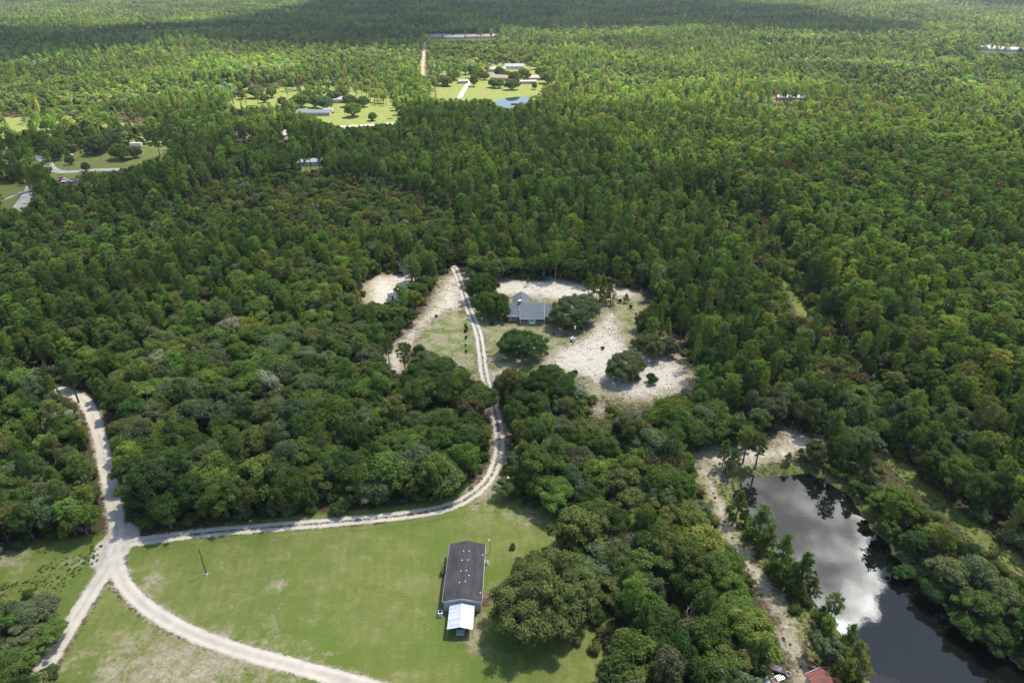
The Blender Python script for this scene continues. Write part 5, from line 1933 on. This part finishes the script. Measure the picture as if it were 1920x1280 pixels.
def patch_of(px, py):
    """which wood a tree stands in, by the place of its foot"""
    if py > 735 and px < 205 - max(0, (py - 985)) * 0.5: return 'left of the dirt road'
    if px < 945 and py > 690 + max(0, 700 - px) * 0.02: return 'between dirt road and driveway'
    if px < 720 and py > 470: return 'left of the clearing'
    if 945 <= px < 1310 and py > 690: return 'between driveway and pond trail'
    if 1310 <= px < 1560 and py > 860: return 'between driveway and pond trail'
    if 1200 <= px < 1660 and py > 480: return 'between clearing and grassy lane'
    if px >= 1480 and py > 480: return 'right of the grassy lane'
    return 'behind the clearing'



def shaded_name(t):
    return {'oak': 'oak_tree', 'live_oak': 'oak_tree', 'pine': 'pine_tree', 'young_pine': 'pine_tree', 'shrub': 'shrub'}[t['kind']]


def place_tree(t):
    cm, tm, _ = LIB[t['kind']][t['var']]
    nm = shaded_name(t)
    root = bpy.data.objects.new(nm, None)
    z = float(land_height(np.array([t['x']]), np.array([t['y']]))[0])
    root.location = (t['x'], t['y'], z)
    root.rotation_euler = (0, 0, t['rot'])
    root.scale = (t['s'], t['s'], t['sz'])
    COL.objects.link(root)
    for part, me in (('trunk', tm), ('crown', cm)):
        o = bpy.data.objects.new('foliage' if (nm == 'shrub' and part == 'crown') else ('stem' if nm == 'shrub' else part), me)
        o.parent = root
        o['tint'] = [float(v) for v in t['tint']]
        COL.objects.link(o)
    tag(root, t['label'], {'oak_tree': 'tree', 'pine_tree': 'pine', 'shrub': 'shrub'}[nm], t.get('group'))


rngv = np.random.default_rng(5)
for t in TREES + SHRUBS:
    if 'var' not in t:
        t['var'] = int(rngv.integers(len(LIB[t['kind']])))
    t['seen'], t['cx'], t['cy'] = seen_size(t)

LIMIT = {'oak_tree': 300, 'pine_tree': 300}
single, rest = [], []
for nm in ('oak_tree', 'pine_tree'):
    kin = [t for t in TREES if shaded_name(t) == nm]
    fixed = [t for t in kin if t['fixed']]
    wild = sorted([t for t in kin if not t['fixed']], key=lambda t: -t['seen'])
    k = LIMIT[nm] - len(fixed)
    wild_in = [t for t in wild[:k] if t['seen'] > 0]
    single += fixed + wild_in
    rest += wild[len(wild_in):]
EDGES = [   # lines along which one can count the trees
    (DRIVEWAY[:DRIVEWAY.shape[0] * 13 // 22], 11.0, 'along the driveway counting from the road junction'),
    (MAIN_ROAD[::-1], 9.0, 'beside the dirt road counting upward from the bottom'),
    (POND_TRAIL, 9.0, 'along the pond trail counting from the pond head'),
    (gpa([(945, 930), (1010, 950), (1045, 985), (1075, 1040), (1130, 1120), (1150, 1200), (1130, 1290)]), 8.0, 'at the right lawn edge counting from the driveway'),
    (gpa([(830, 515), (860, 505), (1000, 515), (1100, 522), (1205, 535)]), 9.0, 'behind the clearing counting from the driveway end'),
    (gpa([(1215, 560), (1240, 600), (1290, 660), (1310, 700), (1290, 745)]), 9.0, 'at the right clearing rim counting from the top'),
    (gpa([(735, 645), (780, 690), (860, 735), (900, 750)]), 9.0, 'below the left clearing counting from the left'),
    (gpa([(900, 720), (1000, 715), (1110, 740), (1200, 760), (1290, 750)]), 9.0, 'below the clearing counting from the driveway'),
    (LANE, 9.0, 'along the grassy lane counting from the top'),
    (POND, 14.0, 'round the pond counting from its left corner')]
ORD = ['first', 'second', 'third', 'fourth', 'fifth', 'sixth', 'seventh', 'eighth', 'ninth', 'tenth', 'eleventh', 'twelfth', 'thirteenth', 'fourteenth', 'fifteenth', 'sixteenth', 'seventeenth', 'eighteenth', 'nineteenth', 'twentieth',
       'twenty-first', 'twenty-second', 'twenty-third', 'twenty-fourth', 'twenty-fifth', 'twenty-sixth', 'twenty-seventh', 'twenty-eighth', 'twenty-ninth', 'thirtieth']


def count_from_left(items):
    """look-alikes that share a label are told apart by their order in the picture"""
    same = {}
    for t in items:
        same.setdefault(t['label'], []).append(t)
    for lab, lst in same.items():
        if len(lst) < 2: continue
        for t in lst:
            t['_px'] = float(to_px(np.array([t['x']]), np.array([t['y']]), np.array([3.0]))[0][0])
        lst.sort(key=lambda t: t['_px'])
        for k, t in enumerate(lst[:len(ORD)]):
            t['label'] = f'{lab}, {ORD[k]} from left'


def run_along(line, x, y):
    best, at, acc = 1e9, 0.0, 0.0
    for a, b in zip(line[:-1], line[1:]):
        d = b - a
        L = float(np.hypot(*d)) + 1e-9
        f = min(1.0, max(0.0, ((x - a[0]) * d[0] + (y - a[1]) * d[1]) / L / L))
        q = math.hypot(x - a[0] - f * d[0], y - a[1] - f * d[1])
        if q < best: best, at = q, acc + f * L
        acc += L
    return best, at


taken = set()
for line, reach, phrase in EDGES:
    rows = {}
    for t in single:
        if t.get('label') or id(t) in taken: continue
        q, at = run_along(line, t['x'], t['y'])
        if q < reach + SPEC[t['kind']][0] * t['s'] * 0.5 and 0.3 < at:
            rows.setdefault((t['tone'], shaded_name(t)), []).append((at, t))
    for (tone_, nm), lst in rows.items():
        lst.sort(key=lambda a: a[0])
        for k, (_, t) in enumerate(lst[:20]):
            taken.add(id(t))
            word = 'tree' if nm == 'oak_tree' else 'pine'
            t['label'] = f'{ORD[k]} {tone_} {word} {phrase}' if len(lst) > 1 else f'only {tone_} {word} {phrase.split(" counting")[0]}'
            t['group'] = f'{tone_} {word}s {phrase.split(" counting")[0]}'
for t in single:
    if not t.get('label'):
        word = 'tree' if shaded_name(t) == 'oak_tree' else 'pine'
        where = patch_of(t['px'], t['py'])
        big = 'small' if t['s'] < 0.84 else ('broad' if t['s'] > 1.12 else 'medium')
        big += ' tall' if t['sz'] > 1.0 else ''
        t['label'] = f"{big} {t['tone']} {word} in woods {where}"
        t['group'] = f"{big} {t['tone']} {word}s in woods {where}"
count_from_left(single)
for t in single:
    place_tree(t)

# shrubs in view that no crown stands over
near_tr = np.array([(t['x'], t['y'], SPEC[t['kind']][0] * t['s']) for t in TREES if math.hypot(t['x'], t['y']) < 340])
cand = [t for t in SHRUBS if t['seen'] > 0 and t['dist'] < 260]
free = []
for t in cand:
    d = np.hypot(near_tr[:, 0] - t['x'], near_tr[:, 1] - t['y'])
    d2 = np.hypot(near_tr[:, 0] - t['x'] * (1 - 6 / t['dist']), near_tr[:, 1] - t['y'] * (1 - 6 / t['dist']))
    if (d > near_tr[:, 2] * 0.9).all() and (d2 > near_tr[:, 2] * 0.8).all():
        free.append(t)
free.sort(key=lambda t: -t['seen'])
own = free[:160]
own_ids = {id(t) for t in own}
for t in own:
    where = patch_of(t['px'], t['py'])
    big = 'small' if t['s'] < 0.8 else ('large' if t['s'] > 1.25 else 'low')
    t['label'] = f"{big} {t['tone']} shrub by woods {where}"
    t['group'] = f"{t['tone']} shrubs by woods {where}"
count_from_left(own)
for t in own:
    place_tree(t)
shrub_rest = [t for t in SHRUBS if id(t) not in own_ids]

# a row of little bushes by the driveway, and bushes in the clearing
for i, (a, b_, r_) in enumerate([(873, 612, .55), (874.5, 617, .65), (873.5, 623, .75), (874, 635, .6), (873, 649, .5), (874, 661, .55), (818, 595, .65), (921, 610, .9), (1090, 618, .6), (1038, 628, .5), (1162, 568, .9), (1182, 578, .8), (1130, 655, .7)]):
    p = gp(a, b_)
    t = dict(kind='shrub', var=i % 5, x=p.x, y=p.y, s=r_ / 1.9, sz=r_ * 1.9 / 2.6, rot=i * 1.3, tint=tint_of('dark green', np.random.default_rng(i)) * 0.7,
             label=(['first', 'second', 'third', 'fourth', 'fifth', 'sixth'][i] + ' small dark bush, from the top, in the driveway row') if i < 6 else
             ['lone dark bush on the grass left of the driveway', 'dark round bush by the left corner of the house', 'dark bush right of the transformer pole', 'small bush in front of the house porch oak',
              'bush on dry grass near the small pines', 'bush at the right rim of the clearing', 'small bush in the open white sand'][i - 6], group='bushes along the driveway' if i < 6 else None)
    place_tree(t)

bank_bushes = []
for k, (x_, y_, r_, tone_, word, i) in enumerate(PLANTED):
    bank_bushes.append(dict(kind='shrub', var=k % 5, x=x_, y=y_, s=r_, sz=r_ * (0.8 + 0.5 * ((k * 37) % 10) / 10), rot=k * 1.1, tint=tint_of(tone_, np.random.default_rng(k)),
             label=f'{tone_} waterside bush on the {word} bank of the pond', group=f'{tone_} bushes on the {word} pond bank'))
count_from_left(bank_bushes)
for t in bank_bushes:
    place_tree(t)

# dead trees
for i, (a, b_, h, lab) in enumerate([(663, 742, 10, 'bare grey dead tree rising from the wood left of the driveway'), (1192, 805, 8.5, 'bare pale snag in the wood below the sandy clearing'),
                                     (1282, 1160, 9, 'bleached dead branches in the wood beside the mobile home oak'), (1160, 990, 10, 'pale dead top in the wood behind the big lawn oak'),
                                     (392, 618, 9, 'white dead tree in the left-hand wood'), (245, 572, 8, 'bleached small dead tree far up the left wood'),
                                     (1000, 650 + 25, 0, None), (415, 735, 8, 'pale twiggy dead tree near the dirt road bend'), (725, 855, 7, 'thin dead stem at the wood edge above the driveway'),
                                     (365, 892, 6, 'dead twigs in the wood above the road junction'), (1605, 460, 11, 'bare dead pine among the right-hand pines'), (758, 500, 16, 'tall brown dead pine behind the shed lot'),
                                     (90, 1145, 5, 'grey bare limbs poking from the lower left oak'), (560, 800, 8, 'grey dead crown deep in the wood above the driveway')]):
    if not lab: continue
    p = gp(a, b_, h * 0.7)
    o = bpy.data.objects.new('dead_tree', DEAD[i % 3])
    o.location = (p.x, p.y, 0)
    o.rotation_euler = (0, 0, i * 1.7)
    o.scale = (h / 11 * (0.5 if 'pine' in lab else 1.0), h / 11 * (0.5 if 'pine' in lab else 1.0), h / 11 * 1.12)
    COL.objects.link(o)
    tag(o, lab, 'dead tree')


# ------------------------------------------------------------------ the rest of the woods, as a mass
def mass(name, items, kinds, label):
    lib = bpy.data.collections.new(name + '_kinds')
    index = {}
    for k in kinds:
        for v, (_, _, jm) in enumerate(LIB[k]):
            index[(k, v)] = len(index)
            o = bpy.data.objects.new(f'{name}_kind_{len(index) - 1:03d}', jm)
            lib.objects.link(o)
    n = len(items)
    me = bpy.data.meshes.new(name)
    me.vertices.add(n)
    co = np.array([(t['x'], t['y'], 0) for t in items], np.float32)
    co[:, 2] = land_height(co[:, 0].astype(float), co[:, 1].astype(float))
    me.vertices.foreach_set('co', co.ravel())
    def att(nm, typ, arr, key):
        a = me.attributes.new(nm, typ, 'POINT')
        a.data.foreach_set(key, np.ascontiguousarray(arr).ravel())
    att('pick', 'INT', np.array([index[(t['lod'], t['var'] % len(LIB[t['lod']]))] for t in items], np.int32), 'value')
    att('size', 'FLOAT_VECTOR', np.array([(t['s'], t['s'], t['sz']) for t in items], np.float32), 'vector')
    att('turn', 'FLOAT_VECTOR', np.array([(0, 0, t['rot']) for t in items], np.float32), 'vector')
    att('tint', 'FLOAT_VECTOR', np.array([t['tint'] for t in items], np.float32), 'vector')
    o = bpy.data.objects.new(name, me)
    COL.objects.link(o)
    ng = bpy.data.node_groups.new(name, 'GeometryNodeTree')
    ng.interface.new_socket('Geometry', in_out='INPUT', socket_type='NodeSocketGeometry')
    ng.interface.new_socket('Geometry', in_out='OUTPUT', socket_type='NodeSocketGeometry')
    N, Lk = ng.nodes, ng.links
    gi, go = N.new('NodeGroupInput'), N.new('NodeGroupOutput')
    ci = N.new('GeometryNodeCollectionInfo')
    ci.inputs['Collection'].default_value = lib
    ci.inputs['Separate Children'].default_value = True
    ci.inputs['Reset Children'].default_value = True
    ip = N.new('GeometryNodeInstanceOnPoints')
    ip.inputs['Pick Instance'].default_value = True
    def named(nm, typ):
        a = N.new('GeometryNodeInputNamedAttribute')
        a.data_type = typ
        a.inputs['Name'].default_value = nm
        return a.outputs[0]
    er = N.new('FunctionNodeEulerToRotation')
    Lk.new(named('turn', 'FLOAT_VECTOR'), er.inputs[0])
    Lk.new(gi.outputs[0], ip.inputs['Points'])
    Lk.new(ci.outputs[0], ip.inputs['Instance'])
    Lk.new(named('pick', 'INT'), ip.inputs['Instance Index'])
    Lk.new(er.outputs[0], ip.inputs['Rotation'])
    Lk.new(named('size', 'FLOAT_VECTOR'), ip.inputs['Scale'])
    Lk.new(ip.outputs[0], go.inputs[0])
    md = o.modifiers.new('woods', 'NODES')
    md.node_group = ng
    tag(o, label, name, kind='stuff')
    return o


LIB['snag'] = [(None, None, m_) for m_ in DEAD]
SPEC['snag'] = (3.0, 11.0, 7.0)
_rs = np.random.default_rng(99)
for t in rest:
    if t.get('dist', 0) < 420 and t['kind'] == 'oak' and _rs.uniform() < 0.035:
        t['kind'] = 'snag'
        t['s'], t['sz'] = t['s'] * 0.8, t['sz'] * 0.95
for t in rest:
    base = 'pine' if t['kind'] in ('pine', 'young_pine') else 'oak'
    d = t.get('dist') or math.hypot(t['x'], t['y'])
    if t['kind'] == 'snag':
        t['lod'] = 'snag'
        continue
    t['lod'] = base if d < 300 else (base + '_mid' if d < 760 else base + '_far')
    if t['kind'] == 'young_pine':
        t['lod'] = 'young_pine' if d < 300 else ('young_mid' if d < 760 else 'pine_far')
        if d >= 760:
            t['sz'] *= 0.6
for t in shrub_rest:
    t['lod'] = 'shrub'
mass('forest', rest, ['oak', 'pine', 'young_pine', 'oak_mid', 'pine_mid', 'young_mid', 'oak_far', 'pine_far', 'snag'], 'continuous green forest of pines and oaks reaching to the horizon')
mass('undergrowth', shrub_rest, ['shrub'], 'low scrub and bushes filling the gaps between trees')
def grow_weeds():
    rng = np.random.default_rng(31)
    out = []

    def area(poly, step, chance, smin, smax, tones, patch=0.0):
        poly = gpa(poly)
        lo, hi = poly.min(0), poly.max(0)
        x, y = np.meshgrid(np.arange(lo[0], hi[0], step), np.arange(lo[1], hi[1], step))
        x = (x + rng.uniform(-.5, .5, x.shape) * step).ravel()
        y = (y + rng.uniform(-.5, .5, y.shape) * step).ravel()
        k = in_poly(x, y, poly) & (rng.uniform(0, 1, x.shape) < chance) & (VN1(x, y, 7.0) > patch) & (sdf(x, y, POND) < -0.8)
        for line, w in TRACKS:
            k &= seg_dist(x, y, line) > w + 0.9
        for qx, qy, qr in BUILT:
            k &= np.hypot(x - qx, y - qy) > qr * 0.85
        for a, b in zip(x[k], y[k]):
            s_ = rng.uniform(smin, smax) * 0.62
            out.append(dict(kind='shrub', lod='shrub', x=a, y=b, s=s_, sz=s_ * rng.uniform(0.35, 0.7), rot=rng.uniform(0, 6.28), var=int(rng.integers(5)), tint=tint_of(tones[int(rng.integers(len(tones)))], rng, 0.15) * 1.25))

    area([(-40, 1050), (60, 1015), (205, 1000), (205, 1055), (130, 1165), (60, 1100), (-40, 1140)], 0.7, 0.6, 0.10, 0.40, ['olive', 'mid green', 'yellow-green', 'mid green'], 0.35)
    area([(735, 645), (800, 570), (823, 518), (1205, 538), (1310, 700), (1200, 775), (900, 730)], 1.4, 0.5, 0.08, 0.26, ['olive', 'mid green', 'brown', 'olive'], 0.5)
    area([(1296, 845), (1460, 795), (1580, 850), (1660, 1000), (1950, 1240), (1950, 1150), (1700, 900), (1560, 800)], 1.5, 0.7, 0.16, 0.42, ['olive', 'mid green', 'dark green', 'yellow-green'], 0.25)
    area([(1300, 850), (1350, 880), (1400, 960), (1500, 1080), (1620, 1250), (1620, 1300), (1440, 1300), (1470, 1190), (1350, 980)], 1.5, 0.55, 0.12, 0.38, ['olive', 'mid green', 'yellow-green'], 0.40)
    area([(1440, 480), (1560, 560), (1560, 720), (1700, 850), (1940, 1040), (1940, 1100), (1640, 860), (1500, 700)], 1.0, 0.6, 0.14, 0.45, ['olive', 'mid green', 'yellow-green'], 0.25)
    area([(225, 1005), (560, 960), (860, 925), (940, 860), (960, 930), (860, 960), (560, 990), (240, 1022)], 1.1, 0.55, 0.10, 0.30, ['mid green', 'olive', 'dark green'], 0.45)
    area([(940, 900), (1060, 950), (1140, 1100), (1190, 1300), (1100, 1300), (1100, 1120), (1030, 980)], 1.3, 0.5, 0.10, 0.32, ['mid green', 'olive', 'dark green'], 0.45)
    area([(210, 1110), (330, 1200), (560, 1275), (120, 1290)], 1.6, 0.25, 0.06, 0.16, ['olive', 'mid green'], 0.55)
    area([(240, 1030), (700, 985), (1000, 960), (1100, 1280), (700, 1290), (300, 1150)], 2.2, 0.16, 0.05, 0.13, ['olive', 'mid green'], 0.6)
    return out


WEEDS = grow_weeds()
mass('weeds', WEEDS, ['shrub'], 'ankle-high weeds and tussocks scattered over the rough ground')
print('WEEDS', len(WEEDS), 'TREES', len(TREES), 'single', len(single), 'rest', len(rest), 'shrubs', len(SHRUBS), 'own shrubs', len(own))

# ------------------------------------------------------------------ clouds, whose shade lies on the far forest
def cloud_material():
    m, n, out = material('cloud')
    pos = n.new('ShaderNodeNewGeometry').outputs['Position']
    d = n.new('ShaderNodeBsdfDiffuse')
    d.inputs[0].default_value = (0.9, 0.9, 0.9, 1)
    t = n.new('ShaderNodeBsdfTranslucent')
    t.inputs[0].default_value = (0.9, 0.9, 0.9, 1)
    a = n.new('ShaderNodeMixShader')
    a.inputs[0].default_value = 0.5
    n.l.new(d.outputs[0], a.inputs[1])
    n.l.new(t.outputs[0], a.inputs[2])
    tr = n.new('ShaderNodeBsdfTransparent')
    mx = n.new('ShaderNodeMixShader')
    n.put(mx.inputs[0], n.attr('thick', 'OBJECT').outputs['Fac'])
    n.l.new(tr.outputs[0], mx.inputs[1])
    n.l.new(a.outputs[0], mx.inputs[2])
    n.l.new(mx.outputs[0], out.inputs[0])
    return m


M['cloud'] = cloud_material()
CLOUD_Z = 1150.0


def cloud(outline_px, seed, thick, label, rmin=105, rmax=190, z=CLOUD_Z):
    """a cumulus field over the ground whose shade the photograph shows"""
    import bmesh
    rng = np.random.default_rng(seed)
    poly = gpa(outline_px, 12.0)
    off = np.array([SUN_DIR.x, SUN_DIR.y]) * z / SUN_DIR.z
    lo, hi = poly.min(0), poly.max(0)
    bm = bmesh.new()
    s = rmin * 1.15
    xs, ys = np.arange(lo[0], hi[0] + s, s), np.arange(lo[1], hi[1] + s, s)
    for x in xs:
        for y in ys:
            q = np.array([x, y]) + rng.uniform(-.4, .4, 2) * s
            d = float(sdf(np.array([q[0]]), np.array([q[1]]), poly)[0])
            if d < rmin * 0.25: continue
            r = min(rmax, d * 0.95 + rmin * 0.2) * rng.uniform(0.8, 1.1)
            mt = Matrix.Translation((q[0] + off[0], q[1] + off[1], z + r * 0.25)) @ Matrix.Diagonal((r, r, r * 0.7, 1)) @ Matrix.Rotation(rng.uniform(0, 6), 4, 'Z')
            bmesh.ops.create_icosphere(bm, subdivisions=2, radius=1.0, matrix=mt)
    for v in bm.verts:
        v.co += Vector(rng.normal(size=3) * rmin * 0.05)
    me = bpy.data.meshes.new('cloud')
    bm.to_mesh(me)
    bm.free()
    me.materials.append(M['cloud'])
    me.polygons.foreach_set('use_smooth', np.ones(len(me.polygons), bool))
    o = bpy.data.objects.new('cloud', me)
    o['thick'] = thick
    COL.objects.link(o)
    return tag(o, label, 'cloud', kind='stuff')


cloud([(-250, 112), (0, 110), (100, 108), (180, 99), (250, 84), (310, 76), (420, 69), (520, 72), (640, 84), (760, 88), (795, 76), (805, 60), (900, 58), (960, 54), (1030, 50), (1100, 43), (1220, 47), (1350, 48),
       (1500, 56), (1620, 56), (1760, 48), (1680, 36), (1560, 22), (1480, 8), (1380, 1), (1100, -4), (620, -4), (560, 10), (470, 18), (430, 34), (330, 42), (200, 48), (80, 46), (-250, 48)], 3, 0.96,
      'broad cloud bank shading the far forest')
cloud([(1780, 4), (1860, 9), (2000, 10), (2200, 8), (2200, -6), (1780, -6)], 4, 0.8, 'cloud shading the far right horizon')


def veil_cloud(outline, seed, z):
    """thin stratus sheet over the near land: softens and dims the sun there"""
    m, n, out = material('thin_cloud')
    pos = n.new('ShaderNodeNewGeometry').outputs['Position']
    d = n.new('ShaderNodeBsdfDiffuse')
    d.inputs[0].default_value = (0.95, 0.95, 0.95, 1)
    t = n.new('ShaderNodeBsdfTranslucent')
    t.inputs[0].default_value = (0.95, 0.95, 0.95, 1)
    a = n.new('ShaderNodeMixShader')
    a.inputs[0].default_value = 0.7
    n.l.new(d.outputs[0], a.inputs[1])
    n.l.new(t.outputs[0], a.inputs[2])
    tr = n.new('ShaderNodeBsdfTransparent')
    mx = n.new('ShaderNodeMixShader')
    f = n.noise(pos, 0.0075, 3, 0.5)
    n.put(mx.inputs[0], n.ramp(f, 0.35, 0.68, 0.30, 0.47))
    n.l.new(tr.outputs[0], mx.inputs[1])
    n.l.new(a.outputs[0], mx.inputs[2])
    n.l.new(mx.outputs[0], out.inputs[0])
    rng = np.random.default_rng(seed)
    off = np.array([SUN_DIR.x, SUN_DIR.y]) * z / SUN_DIR.z
    poly = densify(np.vstack([outline, outline[:1]]), 25.0)
    poly = poly + rng.normal(size=poly.shape) * 9 + off
    c = poly.mean(0)
    rings = [0.0, 0.25, 0.5, 0.7, 0.85, 0.95, 1.0]
    V, F = [], []
    k = len(poly)
    for sgn in (1, -1):
        for r_ in rings:
            for q in poly:
                w = c + (q - c) * max(r_, 0.001)
                V.append((w[0], w[1], z + sgn * 30 * math.sqrt(max(0, 1 - r_ ** 4)) + 4 * math.sin(w[0] * .03) * math.cos(w[1] * .027) * (1 - r_)))
    n_r = len(rings)
    for sg in range(2):
        b = sg * n_r * k
        for i in range(n_r - 1):
            for j in range(k):
                F.append((b + i * k + j, b + i * k + (j + 1) % k, b + (i + 1) * k + (j + 1) % k, b + (i + 1) * k + j))
    me = np_mesh('cloud', np.array(V), np.array(F, np.int32), [m], smooth_shade=True)
    o = bpy.data.objects.new('cloud', me)
    COL.objects.link(o)
    return tag(o, 'thin veil of cloud over the near woods and lawns', 'cloud', kind='stuff')


_edge = gpa([(-500, 228), (0, 238), (250, 248), (430, 262), (560, 240), (700, 222), (830, 196), (960, 214), (1080, 262), (1180, 318), (1330, 340), (1480, 300), (1620, 262), (1760, 268), (1920, 300), (2350, 320)], 10.0)
veil_cloud(np.vstack([_edge, [(420, 300), (380, 60), (200, -60), (-200, -60), (-420, 100)]]), 8, CLOUD_Z - 250)

# ------------------------------------------------------------------ haze
def build_haze():
    m, n, out = material('haze')
    v = n.new('ShaderNodeVolumePrincipled')
    v.inputs['Color'].default_value = (0.84, 0.92, 1.0, 1)
    v.inputs['Density'].default_value = 0.00005
    v.inputs['Anisotropy'].default_value = 0.2
    n.l.new(v.outputs[0], out.inputs['Volume'])
    b = MB()
    b.box(-15000, -900, -8, 15000, 17000, 130)
    o = b.build('haze', m)
    tag(o, 'thin pale haze over the land', 'haze', kind='stuff')


build_haze()
